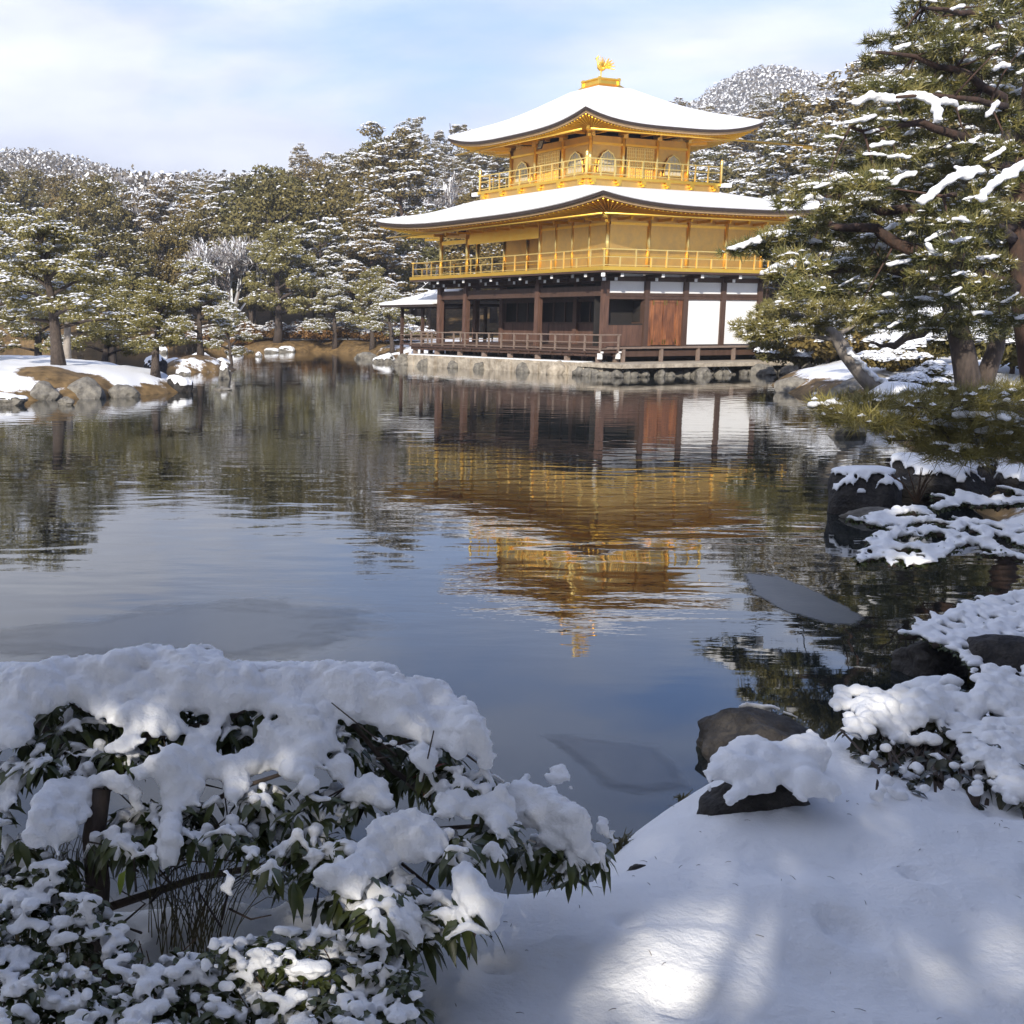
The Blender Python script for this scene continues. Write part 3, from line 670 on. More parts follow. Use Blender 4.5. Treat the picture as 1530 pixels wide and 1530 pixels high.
def face_box(mb, side, u0, u1, z0, z1, o0, o1, mat=0):
    a = face_pt(side, u0, z0, o0); b_ = face_pt(side, u1, z1, o1); mb.box(a, b_, mat)
for side in (0, 1):
    for uc in (.9, 4.6):                        # cusped arch windows
        arch = [(-.50, 0), (-.48, .18), (-.44, .45), (-.38, .60), (-.33, .64), (-.27, .76), (-.16, .80), (0, .90), (.16, .80), (.27, .76), (.33, .64), (.38, .60), (.44, .45), (.48, .18), (.50, 0)]
        mb = MB(); n = len(arch)
        V = [face_pt(side, uc + a, Z3a + .32 + z, .045) for a, z in arch] + [face_pt(side, uc + a, Z3a + .32 + z, .03) for a, z in arch]
        F = [tuple(range(n)), tuple(range(2 * n - 1, n - 1, -1))] + [(i, (i + 1) % n, n + (i + 1) % n, n + i) for i in range(n)]
        mb.add(V, F); wn_ = pavpart('window', mb, M['paper'])
        mb = MB()
        for i in range(n): 
            p_, q_ = arch[i], arch[(i + 1) % n]
            mb.bar(face_pt(side, uc + p_[0], Z3a + .32 + p_[1], .05), face_pt(side, uc + q_[0], Z3a + .32 + q_[1], .05), .05, .05)
        for z in (.2, .4, .6): face_box(mb, side, uc - .37, uc + .37, Z3a + .32 + z, Z3a + .335 + z, .045, .06)
        for a in (-.2, 0, .2): face_box(mb, side, uc + a - .01, uc + a + .01, Z3a + .34, Z3a + 1.1, .046, .057)
        mb.build('frame', M['goldtrim'], wn_)
    for uu in (2.05, 2.55, 3.05):               # lattice door leaves of the middle bay
        mb = MB(); face_box(mb, side, uu - .10, uu + .36, Z3a + .13, Z3a + 1.38, .03, .05); d_ = pavpart('door', mb, M['goldwall'])
        mb = MB()
        for a in (-.10, .02, .13, .24, .36): face_box(mb, side, uu + a - .014, uu + a + .014, Z3a + .13, Z3a + 1.40, .05, .075)
        for z in (.13, .4, .7, .85, 1.0, 1.15, 1.3, 1.4): face_box(mb, side, uu - .10, uu + .36, Z3a + z - .012, Z3a + z + .012, .05, .070)
        mb.build('lattice', M['goldtrim'], d_)
E3 = 2.12
roof(bx0 - E3, bx1 + E3, by0 - E3, by1 + E3, -5.7 - .95, -5.7 + .95, 4.17 - .95, 4.17 + .95, 10.16, 2.12, .50, (bx0, bx1, by0, by1), 10.24, .10, .13)
# corner bracket clusters under both roofs
for x, y, z, dx, dy, ln in ((bx1, by0, 10.04, .707, -.707, 1.5), (0.02, -.02, 6.25, .707, -.707, 1.7), (bx0, by0, 10.04, -.707, -.707, 1.5), (bx1, by1, 10.04, .707, .707, 1.5), (LX, 0, 6.25, -.707, -.707, 1.7)):
    mb = MB(); mb.bar((x, y, z), (x + dx * ln, y + dy * ln, z + .03), .12, .14); mb.bar((x, y, z - .15), (x + dx * ln * .5, y + dy * ln * .5, z - .15), .11, .12)
    mb.box((x + dx * ln - .07, y + dy * ln - .07, z - .09), (x + dx * ln + .07, y + dy * ln + .07, z - .03)); pavpart('corner_bracket', mb, M['gold'])
# bracket arms under the eaves
for i in range(12):
    mb = MB(); x = -.5 - i * 1.0; mb.bar((x, 0, 6.24), (x, -.75, 6.24), .09, .11); mb.box((x - .06, -.78, 6.25), (x + .06, -.70, 6.34)); pavpart('bracket', mb, M['gold_bounce'])
for i in range(8):
    mb = MB(); y = .55 + i * 1.06; mb.bar((0, y, 6.24), (.75, y, 6.24), .09, .11); mb.box((.70, y - .06, 6.25), (.78, y + .06, 6.34)); pavpart('bracket', mb, M['gold_bounce'])
for i in range(5):
    for side in (0, 1):
        mb = MB(); u = .3 + i * 1.22; a = face_pt(side, u, 10.08, 0); b_ = face_pt(side, u, 10.08, .7); mb.bar(a, b_, .08, .1); pavpart('bracket', mb, M['gold'])
# rain gutters: long gilded troughs that run past the eaves
mb = MB(); mb.tube([(bx1 + 1.75, by0 - 1.5, 9.90), (bx1 + 1.75, by1 + 5.6, 9.92)], .045, 8); mb.bar((bx1 + 1.75, by1 + 5.1, 9.84), (bx1 + 1.75, by1 + 5.6, 9.84), .09, .1)
mb.tube([(bx1 + 1.5, by0 - 1.75, 9.9), (bx0 - 2.0, by0 - 1.75, 9.9)], .045, 8); pavpart('rain_gutter', mb, M['gold'])
mb = MB(); mb.tube([(LX - 2.0, -1.95, 6.22), (1.9, -1.95, 6.24)], .05, 8); mb.tube([(1.95, -1.9, 6.24), (1.95, LY + 1.9, 6.24)], .05, 8); pavpart('rain_gutter', mb, M['gold'])
# name board hung below the upper south eave
mb = MB(); c = np.array([-5.15, by0 - .85, 9.78]); mb.bar(c + [0, -.12, -.19], c + [0, .02, .19], .30, .05, up=(0, 1, 0)); pl = pavpart('name_board', mb, M['shingle'])
mb = MB(); n_ = np.array([0, -.035, .0]); mb.bar(c + [-.0, -.105, -.15] + n_, c + [0, .005, .15] + n_, .22, .012, up=(0, 1, 0)); mb.build('board_face', M['paper'], pl)
mb = MB(); n_ = np.array([0, -.045, .0])
for dx in (-.055, .04): mb.bar(c + [dx, -.09, -.11] + n_, c + [dx, .0, .11] + n_, .03, .012, up=(0, 1, 0))
mb.build('board_strokes', M['wood'], pl)
# finial base at the roof apex
mb = MB(); ax, ay = -5.7, 4.17
def sq(h, z0, z1, h2=None):
    h2 = h2 or h
    V = [(ax + sx_ * h, ay + sy_ * h, z0) for sx_, sy_ in ((-1,-1),(1,-1),(1,1),(-1,1))] + [(ax + sx_ * h2, ay + sy_ * h2, z1) for sx_, sy_ in ((-1,-1),(1,-1),(1,1),(-1,1))]
    mb.add(V, [(0,3,2,1),(4,5,6,7),(0,1,5,4),(1,2,6,5),(2,3,7,6),(3,0,4,7)])
sq(.98, 12.24, 12.36); pavpart('finial_plinth', mb, M['shingle'])
mb = MB(); sq(.88, 12.362, 12.42); sq(.80, 12.42, 12.60, .60); sq(.56, 12.60, 12.80, .54); sq(.62, 12.80, 12.86); sq(.40, 12.86, 12.97, .12)
for sx_ in (-1, 1):
    for sy_ in (-1, 1): mb.box((ax + sx_ * .55 - .05, ay + sy_ * .55 - .05, 12.58), (ax + sx_ * .55 + .05, ay + sy_ * .55 + .05, 12.90))
pavpart('finial_base', mb, M['gold'])

# --- phoenix on top (its own thing)
wx, wy = pav2w(ax, ay)
bl = []
def seg(a, b_, r0, r1, n=7, flat=1):
    for i in range(n):
        t_ = i / (n - 1); p = np.array(a) * (1 - t_) + np.array(b_) * t_; r_ = r0 + (r1 - r0) * t_; bl.append((p[0], p[1], p[2], r_, r_ * flat, r_))
bl += [(0, 0, .46, .17, .10, .13), (.06, 0, .44, .15, .09, .11), (-.10, 0, .52, .11, .08, .12)]
seg((-.14, 0, .55), (-.20, 0, .80), .065, .045); seg((-.20, 0, .80), (-.235, 0, .92), .045, .05); seg((-.24, 0, .92), (-.33, 0, .89), .035, .014, 5)
seg((-.22, 0, .96), (-.16, 0, 1.04), .025, .014, 4); seg((-.20, 0, .95), (-.12, 0, .98), .02, .012, 4)
for s0 in (-1, 1):                              # legs and feet
    seg((0, s0 * .05, .36), (-.02, s0 * .06, .06), .028, .02, 8); seg((-.02, s0 * .06, .03), (-.11, s0 * .07, .02), .02, .016, 4); seg((-.02, s0 * .06, .03), (.05, s0 * .07, .02), .018, .014, 4)
    for k in range(6):                          # wing feathers fanned up and out
        a0 = R(100 - k * 17); ln = .44 - .03 * k
        st = np.array([.0 + .02 * k, s0 * .09, .52]); en = st + np.array([math.cos(a0) * ln * .8, s0 * (.14 + .03 * k), math.sin(a0) * ln])
        seg(st, en, .036, .022, 8)
for k in range(5):                              # long tail plumes
    a0 = R(62 - k * 20); en = np.array([.16 + math.cos(a0) * .46, (k - 2) * .04, .46 + math.sin(a0) * .40]); md = np.array([.25, (k - 2) * .02, .50 + .03 * (2 - k)])
    seg((.12, 0, .46), md, .05, .04, 5); seg(md, en, .04, .028, 8)
ph = blob_mesh(bl, .014, 'phoenix_statue', [M['gold']], smooth_it=2)
ph.location = (wx, wy, 12.93); ph.rotation_euler = (0, 0, PANG + R(25))
tag(ph, 'gilded phoenix statue with raised wings on the very top of the pavilion roof', 'statue')

# --- small fishing pavilion beside the main building
fp = empty('fishing_pavilion', (PAV[0], PAV[1], 0), PANG); tag(fp, 'small open timber annex with a snow covered roof at the left end of the pavilion', 'annex')
fx0, fx1, fy0, fy1 = -16.3, -12.35, .55, 3.1
for x in (fx0, (fx0 + fx1) / 2, fx1 - .1):
    for y in (fy0, fy1):
        mb = MB(); mb.box((x - .07, y - .07, .1), (x + .07, y + .07, 2.95)); mb.build('post', M['wood'], fp)
mb = MB(); mb.box((fx0 - .1, fy0 - .1, .92), (fx1 - .3, fy1 + .1, 1.0)); mb.build('floor', M['wood'], fp)
mb = MB(); mb.box((fx0 - .1, fy0 - .05, 2.78), (fx1, fy0 + .05, 2.93)); mb.box((fx0 - .1, fy1 - .05, 2.78), (fx1, fy1 + .05, 2.93)); mb.build('beam', M['wood'], fp)
def hip(name, x0, x1, y0, y1, rx0, rx1, z0, z1, th, m, par):
    ym = (y0 + y1) / 2; mb = MB(); n = 10; rows = []
    for i in range(n + 1):
        t_ = i / n; zz = z0 + (z1 - z0) * (.6 * t_ + .4 * t_ * t_)
        rows.append([(x0 + (rx0 - x0) * t_, y0 + (ym - .02 - y0) * t_, zz), (x1 + (rx1 - x1) * t_, y0 + (ym - .02 - y0) * t_, zz), (x1 + (rx1 - x1) * t_, y1 + (ym + .02 - y1) * t_, zz), (x0 + (rx0 - x0) * t_, y1 + (ym + .02 - y1) * t_, zz)])
    V = [(p[0], p[1], p[2] - th) for p in rows[0]] + [p for r_ in rows for p in r_]; F = [(3, 2, 1, 0)]
    for i in range(n + 1):
        for j in range(4): F.append((i * 4 + j, i * 4 + (j + 1) % 4, (i + 1) * 4 + (j + 1) % 4, (i + 1) * 4 + j))
    F.append(tuple((n + 1) * 4 + j for j in range(4))); mb.add(V, F); return mb.build(name, m, par)
rf = hip('roof', fx0 - .9, fx1 + .2, fy0 - .85, fy1 + .85, fx0 + 1.0, fx1 - .2, 2.98, 3.62, .12, M['shingle'], fp)
hip('snow_cover', fx0 - .93, fx1 + .17, fy0 - .88, fy1 + .88, fx0 + 1.0, fx1 - .22, 3.10, 3.78, .115, M['roof_snow'], rf)
mb = MB(); mb.bar((fx0 - .05, fy0 - .05, 1.45), (fx1, fy0 - .05, 1.45), .05, .05); mb.bar((fx0 - .05, fy0 - .05, 1.2), (fx1, fy0 - .05, 1.2), .04, .04); mb.build('railing', M['oldwood'], fp)

# ------------------------------------------------------------------ stone platform and its shore stones
sp = empty('stone_platform', (PAV[0], PAV[1], 0), PANG); tag(sp, 'low cream stone platform carrying the golden pavilion above the waterline', 'platform')
mb = MB(); mb.box((LX - 1.0, -1.18, -.3), (1.6, LY + 3, .50)); mb.build('platform', M['foundation'], sp)
mb = MB(); mb.box((.3, -1.55, .36), (2.9, LY + 1.5, .52)); mb.build('terrace_slab', M['foundation'], sp)
mb = MB()
for i in range(15):
    x0 = LX - 1.15 + i * .98; g = .02 + .015 * math.sin(i * 5.1)
    mb.box((x0 + g, -1.42 + .06 * math.sin(i * 2.3), -.3), (x0 + .96, -1.16, .44 + .06 * math.sin(i * 3.7)))
mb.build('facing_stones', M['foundation'], sp)
mb = MB(); mb.box((LX - .98, -1.19, .502), (.2, .1, .545)); mb.build('snow_strip', M['snow'], sp)
def rock_mesh(name, rx, ry, rz, seed, m, sub=3, amp=.28, flat=-.35, parent=None, loc=(0, 0, 0), freq=1.3, top=None):
    V, F = ico(sub); V = V.copy(); rnd = random.Random(seed); off = Vector((rnd.uniform(-50, 50), rnd.uniform(-50, 50), rnd.uniform(-50, 50)))
    pl = [(Vector((rnd.gauss(0, 1), rnd.gauss(0, 1), rnd.gauss(0, .8))).normalized(), rnd.uniform(.66, .92)) for _ in range(13)]
    for i in range(len(V)):
        p = Vector(V[i]); s_ = 1.0
        for nrm, d in pl:
            k = p.dot(nrm)
            if k > d: s_ = min(s_, d / k)
        q = p * s_
        q += p * amp * (noise.noise(q * freq + off) * .6 + noise.noise(q * freq * 2.7 + off) * .3 + noise.noise(q * freq * 6 + off) * .16 + abs(noise.noise(q * freq * 13 + off)) * .10)
        V[i] = q
    V[:, 2] = np.maximum(V[:, 2], flat)
    if top: V[:, 2] = np.where(V[:, 2] > top, top + (V[:, 2] - top) * .18, V[:, 2])
    V = V * np.array([rx, ry, rz])
    me = mesh_np(name, V, F, [m], smooth=(sub > 3)); o = link(name, me, parent, loc)
    return o, V
def snowcap(o, V, th, thr=.35, seed=0, m=None, cover=1.0, frq=3.0):
    """snow lying on the upper faces of a rock, as a thick closed cap child"""
    me = o.data; b_ = bmesh.new(); b_.from_mesh(me); b_.normal_update()
    top = V[:, 2].max(); rad = np.abs(V).max()
    kill = [f for f in b_.faces if f.normal.z < thr or f.calc_center_median().z < top * .15 or (noise.noise(f.calc_center_median() * frq + Vector((seed, 0, 0))) > cover)]
    bmesh.ops.delete(b_, geom=kill, context='FACES')
    for v in b_.verts: v.co += v.normal * (.01 + rad * .03)
    if not b_.faces: b_.free(); return None
    geo = bmesh.ops.extrude_face_region(b_, geom=b_.faces[:])
    nv = [g for g in geo['geom'] if isinstance(g, bmesh.types.BMVert)]
    bset = set()
    b_.normal_update()
    for v in nv:
        edge = any(len(e.link_faces) == 2 and any(abs(f.normal.z) < 1e-3 or f.calc_area() < 1e-12 for f in e.link_faces) for e in v.link_edges)
        v.co.z += th * (.85 + .5 * noise.noise(v.co * 4)); 
    me2 = bpy.data.meshes.new('snow_cap'); bmesh.ops.recalc_face_normals(b_, faces=b_.faces[:]); b_.to_mesh(me2); b_.free()
    c = bpy.data.objects.new('snow_cap', me2); COL.objects.link(c); me2.materials.clear(); me2.materials.append(m or M['snow'])
    c2 = c.modifiers.new('r', 'REMESH'); c2.mode = 'VOXEL'; c2.voxel_size = max(rad / 26, .006); s2 = c.modifiers.new('s', 'SMOOTH'); s2.factor = .6; s2.iterations = 4
    dg = bpy.context.evaluated_depsgraph_get(); me3 = bpy.data.meshes.new_from_object(c.evaluated_get(dg), depsgraph=dg)
    bpy.data.objects.remove(c); bpy.data.meshes.remove(me2)
    me3.name = 'snow_cap'; me3.materials.clear(); me3.materials.append(m or M['snow']); me3.polygons.foreach_set('use_smooth', np.ones(len(me3.polygons), bool)); me3.polygons.foreach_set('material_index', np.zeros(len(me3.polygons), np.int32))
    k = link('snow_cap', me3, o); return k
rr = random.Random(5); RV = []; RF = []; kk = 0
for i in range(46):
    if i < 34: lx, ly = 2.35 + rr.uniform(-.25, .3), -1.3 + i * .32
    else: lx, ly = .2 + (i - 34) * .22, -1.45
    o_, V_ = rock_mesh('tmp', rr.uniform(.16, .32), rr.uniform(.16, .3), rr.uniform(.16, .3), 400 + i, M['rock'], sub=2); f_ = np.array([list(p.vertices) for p in o_.data.polygons]); RV.append(V_ + np.array([lx, ly, rr.uniform(.0, .1)])); RF.append(f_ + kk); kk += len(V_); bpy.data.objects.remove(o_)
tag(link('rubble', mesh_np('rubble', np.concatenate(RV), np.concatenate(RF), [M['rock']]), sp), kind='stuff')
for i, (x, s0) in enumerate(((-12.9, .5), (-10.9, .36), (-8.4, .32), (-6.3, .34), (-3.1, .38), (-.8, .55), (1.0, .28))):
    px_, py_ = pav2w(x, -1.55); o, V = rock_mesh('shore_stone', s0, s0 * .7, s0 * 1.0, 20 + i, M['rock'] if i != 5 else M['foundation'], loc=(px_, py_, .05), sub=3)
    tag(o, ['rounded grey stone', 'small dark stone', 'squat grey stone', 'upright weathered stone', 'cracked grey stone', 'big tan boulder', 'small pale stone'][i] + ' set in the waterfront facing, ' + ['leftmost of the row', 'second from the left', 'third from the left', 'middle of the row', 'third from the corner', 'just left of the corner', 'at the pavilion corner'][i], 'stone', 'stones along the pavilion waterfront')
for i, (px0, py0, s0) in enumerate(((925, 558, .42), (980, 556, .36), (1003, 557, .3), (1050, 558, .38), (1075, 556, .42), (1100, 552, .3), (1120, 550, .7), (1140, 556, .6), (1160, 552, .5), (1185, 556, .55), (1215, 554, .6))):
    p = PZ(px0, py0 + 4, 0); o, V = rock_mesh('shore_stone', s0, s0 * .8, s0 * .85, 60 + i, M['rock'], loc=(p[0], p[1], .05), sub=3)
    if i in (0, 1, 4, 6, 8): snowcap(o, V, .05, .5, i)
    tag(o, ['snow topped grey stone', 'snow topped small stone', 'little dark stone', 'flat grey stone', 'snow topped flat stone', 'small pale stone', 'tall lichen covered boulder with snow', 'mossy brown boulder', 'snow topped brown boulder', 'bare rough boulder', 'wide grey boulder'][i] + ' at the waterline, ' + ['below the east corner of the deck', 'under the first white bay', 'beside a snow topped small stone', 'under the plaster bays', 'below the second plaster bay', 'left of the tall boulder', 'where the terrace ends', 'next right of the tall boulder', 'among the shore rocks', 'behind the isolated rock', 'under the leaning pine'][i], 'stone', 'stones at the end of the terrace')

# ------------------------------------------------------------------ trees
def cards(rng, C, Nrm, size, aspect=1.0, tilt=1.0):
    """small leaf faces: centres C (n,3), preferred normals Nrm (n,3)"""
    n = len(C); nr = Nrm + rng.normal(0, tilt, (n, 3)); nr /= np.linalg.norm(nr, axis=1)[:, None] + 1e-9
    a = rng.normal(0, 1, (n, 3)); a -= nr * (a * nr).sum(1)[:, None]; a /= np.linalg.norm(a, axis=1)[:, None] + 1e-9
    b = np.cross(nr, a); s = size * rng.uniform(.6, 1.3, n)
    a = a * s[:, None]; b = b * (s * aspect)[:, None]
    V = np.stack([C - a, C + b * .9 - a * .1, C + a, C - b * .9 + a * .15], 1).reshape(-1, 3)
    F = np.arange(n * 4).reshape(-1, 4); return V, F
def snow_lumps(rng, C, size, flat=.4):
    """little irregular domes of snow"""
    n = len(C); k = 6; V = np.zeros((n, k + 1, 3)); s = size * rng.uniform(.6, 1.5, n)
    ang = rng.uniform(0, 6.28, n)
    for j in range(k):
        a = ang + 2 * math.pi * j / k; r_ = s * rng.uniform(.6, 1.15, n)
        V[:, j, 0] = C[:, 0] + np.cos(a) * r_; V[:, j, 1] = C[:, 1] + np.sin(a) * r_; V[:, j, 2] = C[:, 2] - s * flat * rng.uniform(.1, .8, n)
    V[:, k] = C + np.stack([0 * s, 0 * s, s * flat * .6], 1)
    base = np.arange(n)[:, None] * (k + 1)
    F = np.concatenate([np.stack([base[:, 0] + j, base[:, 0] + (j + 1) % k, base[:, 0] + k], 1) for j in range(k)])
    return V.reshape(-1, 3), F
def split(rnd, cl, k, rmin, rmax, flat, inner=1.0):
    """break big clumps into many small sprays"""
    o = []
    for c in cl:
        for _ in range(k):
            a = rnd.uniform(0, 6.28); u = rnd.uniform(-1, 1); q = math.sqrt(1 - u * u) * rnd.uniform(.3, 1.1) * inner; r_ = rnd.uniform(rmin, rmax)
            o.append((c[0] + math.cos(a) * q * c[3], c[1] + math.sin(a) * q * c[3], c[2] + u * c[4] * 1.1, r_, r_ * flat))
    return o
def clump_crown(seed, clumps, nleaf, leaf, nsnow, snow, flat=.5, aspect=1.0):
    """clumps: (x,y,z,r,rz)"""
    rng = np.random.default_rng(seed); cl = np.array(clumps); w_ = cl[:, 3] ** 2; w_ = w_ / w_.sum()
    i = rng.choice(len(cl), nleaf, p=w_); d = rng.normal(0, 1, (nleaf, 3)); d /= np.linalg.norm(d, axis=1)[:, None]
    r_ = rng.uniform(.35, 1.08, nleaf) ** .6
    C = cl[i, :3] + d * np.stack([cl[i, 3], cl[i, 3], cl[i, 4]], 1) * r_[:, None]
    V1, F1 = cards(rng, C, d * .6 + [0, 0, .4], leaf, aspect)
    i = rng.choice(len(cl), nsnow, p=w_); a = rng.uniform(0, 6.28, nsnow); q = rng.uniform(0, 1, nsnow) ** .5
    C2 = cl[i, :3] + np.stack([np.cos(a) * q * cl[i, 3], np.sin(a) * q * cl[i, 3], cl[i, 4] * (np.sqrt(1 - q * q * .9)) + .02], 1)
    V2, F2 = snow_lumps(rng, C2, snow, flat)
    return V1, F1, V2, F2
def crown_mesh(name, parts, mats):
    V1, F1, V2, F2 = parts
    return mesh_np(name, np.concatenate([V1, V2]), [F1, F2 + len(V1)], mats, np.concatenate([np.zeros(len(F1)), np.ones(len(F2))]))
def trunk_mesh(mb, H, r0, lean, limbs, rnd, m=0, top=.92, n=9):
    pts = []; k = 7; ph = rnd.uniform(0, 6)
    for i in range(k + 1):
        t_ = i / k; pts.append((lean[0] * H * t_ + .03 * H * math.sin(ph + t_ * 5) * t_, lean[1] * H * t_ + .03 * H * math.cos(ph + t_ * 4) * t_, H * top * t_ - (.3 if i == 0 else 0)))
    mb.tube(pts, [r0 * (1.25 if i == 0 else 1 - .8 * i / k) for i in range(k + 1)], n, m)
    def at(t_):
        q = t_ * k; i = min(int(q), k - 1); f = q - i; return np.array(pts[i]) * (1 - f) + np.array(pts[i + 1]) * f
    for (t_, tip, r_) in limbs:
        a = at(t_); tip = np.array(tip); mid = (a + tip) / 2 + [0, 0, .06 * np.linalg.norm(tip - a)]
        mb.tube([a, mid, tip], [r_, r_ * .7, r_ * .25], 6, m)
PROTO = {}
def proto(kind, v):
    """unit trees about 10 m tall; returns (crown mesh, trunk mesh)"""
    key = (kind, v)
    if key in PROTO: return PROTO[key]
    rnd = random.Random(hash(kind) % 1 + v * 31 + len(kind) * 7); cl = []; limbs = []; H = 10.0
    tb = MB(); lean = (rnd.uniform(-.05, .05), rnd.uniform(-.05, .05))
    if kind == 'pine':
        lean = (rnd.uniform(-.12, .12), rnd.uniform(-.1, .1)); n = 17
        for i in range(n):
            t_ = .30 + .68 * i / (n - 1); a = i * 2.4 + rnd.uniform(-.5, .5); reach = (1.05 - t_) * 4.2 * rnd.uniform(.55, 1.15) + .3
            c = np.array([lean[0] * H * t_ + math.cos(a) * reach, lean[1] * H * t_ + math.sin(a) * reach, H * t_ + rnd.uniform(-.2, .4)])
            limbs.append((t_ * .95, c, .09))
            for j in range(4):
                rr_ = rnd.uniform(.5, 1.1); cl.append((c[0] + rnd.gauss(0, .6), c[1] + rnd.gauss(0, .6), c[2] + rnd.uniform(-.3, .5), rr_, rr_ * .55))
        cl += [(lean[0] * H, lean[1] * H, H * .97, .8, .35), (lean[0] * H + .4, lean[1] * H, H * .90, .9, .35)]
        cl = split(rnd, cl, 5, .22, .5, .5, 1.15); cr_ = clump_crown(v + 1, cl, 13000, .12, 5200, .095, .5, .45); mats = [M['pineleaf'], M['tree_snow']]; bk = M['redbark']; r0 = .20
    elif kind == 'broad':
        for i in range(64):
            a = rnd.uniform(0, 6.28); u = rnd.uniform(-.75, 1); q = math.sqrt(max(0, 1 - u * u)); f = rnd.uniform(.6, 1)
            rr_ = rnd.uniform(.6, 1.15); cl.append((math.cos(a) * q * 3.0 * f, math.sin(a) * q * 3.0 * f, 6.2 + u * 3.6 * f, rr_, rr_ * .8))
        for i in range(6): a = i * 1.05; limbs.append((.4 + .07 * i, (math.cos(a) * 2, math.sin(a) * 2, 5.5 + .5 * i), .1))
        cl = split(rnd, cl, 5, .3, .65, .8); cr_ = clump_crown(v + 11, cl, 17000, .13, 1000 if v != 2 else 350, .10, .5, .7); mats = [M['broad'], M['tree_snow']]; bk = M['bark']; r0 = .22
    elif kind == 'frost':                        # evergreen with much snow
        for i in range(50):
            a = rnd.uniform(0, 6.28); u = rnd.uniform(-.8, 1); q = math.sqrt(max(0, 1 - u * u)); f = rnd.uniform(.5, 1)
            rr_ = rnd.uniform(.5, .95); cl.append((math.cos(a) * q * 2.7 * f, math.sin(a) * q * 2.7 * f, 6 + u * 3.8 * f, rr_, rr_ * .6))
        for i in range(6): a = i * 1.05; limbs.append((.4 + .07 * i, (math.cos(a) * 2, math.sin(a) * 2, 5.5 + .5 * i), .1))
        cl = split(rnd, cl, 7, .18, .42, .6, 1.2); cr_ = clump_crown(v + 21, cl, 12000, .12, 8000, .085, .5, .5); mats = [M['pineleaf'], M['tree_snow']]; bk = M['bark']; r0 = .2
    elif kind == 'cedar':
        for i in range(60):
            t_ = rnd.uniform(.14, 1) ** .8; a = rnd.uniform(0, 6.28); q = (1.04 - t_) * 2.5 * rnd.uniform(.6, 1); rr_ = .35 + .5 * (1 - t_)
            cl.append((math.cos(a) * q, math.sin(a) * q, H * t_ - .1 * q, rr_, rr_ * .5))
        cl = split(rnd, cl, 5, .18, .4, .6); cr_ = clump_crown(v + 31, cl, 11000, .12, 3600, .09, .5, .5); mats = [M['broad'] if v % 2 else M['pineleaf'], M['tree_snow']]; bk = M['bark']; r0 = .2
    elif kind == 'garden':                       # pruned pine in flat clouds
        lean = (rnd.uniform(-.25, .25), rnd.uniform(-.15, .15))
        for i in range(13):
            t_ = .30 + .66 * i / 12; a = i * 2.5; reach = (1.08 - t_) * 5.2 * rnd.uniform(.7, 1.1)
            c = np.array([lean[0] * H * t_ + math.cos(a) * reach, lean[1] * H * t_ + math.sin(a) * reach, H * t_ + rnd.uniform(-.6, .5)]); limbs.append((t_ * .9, c, .16))
            for j in range(5):
                rr_ = rnd.uniform(.8, 1.35); cl.append((c[0] + rnd.gauss(0, .8), c[1] + rnd.gauss(0, .8), c[2] + rnd.uniform(-.25, .45), rr_, rr_ * .38))
        cl.append((lean[0] * H, lean[1] * H, H * .98, 1.3, .5)); cl = split(rnd, cl, 6, .3, .62, .5, 1.0)
        cr_ = clump_crown(v + 41, cl, 20000, .13, (3000, 3400, 700)[v], .13, .45, .35); mats = [M['needle2'], M['tree_snow']]; bk = M['bark']; r0 = .42
    elif kind == 'bare':
        # branching twigs rimmed with snow
        segs = []
        def grow(p, d, ln, dep):
            q = p + d * ln; segs.append((p, q, .012 * (1.7 ** dep)))
            if dep == 0: return
            for _ in range(3 if dep > 2 else 4):
                nd = d + np.array([rnd.gauss(0, .48), rnd.gauss(0, .48), rnd.gauss(.08, .36)]); nd /= np.linalg.norm(nd)
                grow(p + (q - p) * rnd.uniform(.55, 1), nd, ln * rnd.uniform(.58, .82), dep - 1)
        for _ in range(5):
            d = np.array([rnd.gauss(0, .45), rnd.gauss(0, .45), 1.]); d /= np.linalg.norm(d); grow(np.array([0, 0, 2.2]), d, 3.2, 5)
        A = np.array([s_[0] for s_ in segs]); Bq = np.array([s_[1] for s_ in segs]); Rd = np.array([s_[2] for s_ in segs])
        rng = np.random.default_rng(v); D_ = Bq - A; D_ /= np.linalg.norm(D_, axis=1)[:, None]; sidev = np.cross(D_, rng.normal(0, 1, A.shape)); sidev /= np.linalg.norm(sidev, axis=1)[:, None]
        up = np.array([0, 0, 1.])
        def ribbons(A, Bq, sv, w_):
            V = np.stack([A - sv * w_[:, None], A + sv * w_[:, None], Bq + sv * w_[:, None] * .6, Bq - sv * w_[:, None] * .6], 1).reshape(-1, 3); return V, np.arange(len(A) * 4).reshape(-1, 4)
        V1, F1 = ribbons(A, Bq, sidev, Rd * 1.5 + .012)
        hz = np.cross(D_, up); hz /= np.linalg.norm(hz, axis=1)[:, None] + 1e-6
        keep = rng.random(len(A)) < .8
        V2, F2 = ribbons((A + up * .035)[keep], (Bq + up * .035)[keep], hz[keep], (Rd * 1.3 + .028)[keep])
        cm = mesh_np('crown', np.concatenate([V1, V2]), [F1, F2 + len(V1)], [M['greytwig'], M['tree_snow']], np.concatenate([np.zeros(len(F1)), np.ones(len(F2))]))
        trunk_mesh(tb, H * .5, .16, (0, 0), [], rnd); o = tb.build('trunk', M['bark']); tm = o.data; bpy.data.objects.remove(o)
        PROTO[key] = (cm, tm); return PROTO[key]
    elif kind == 'openpine':
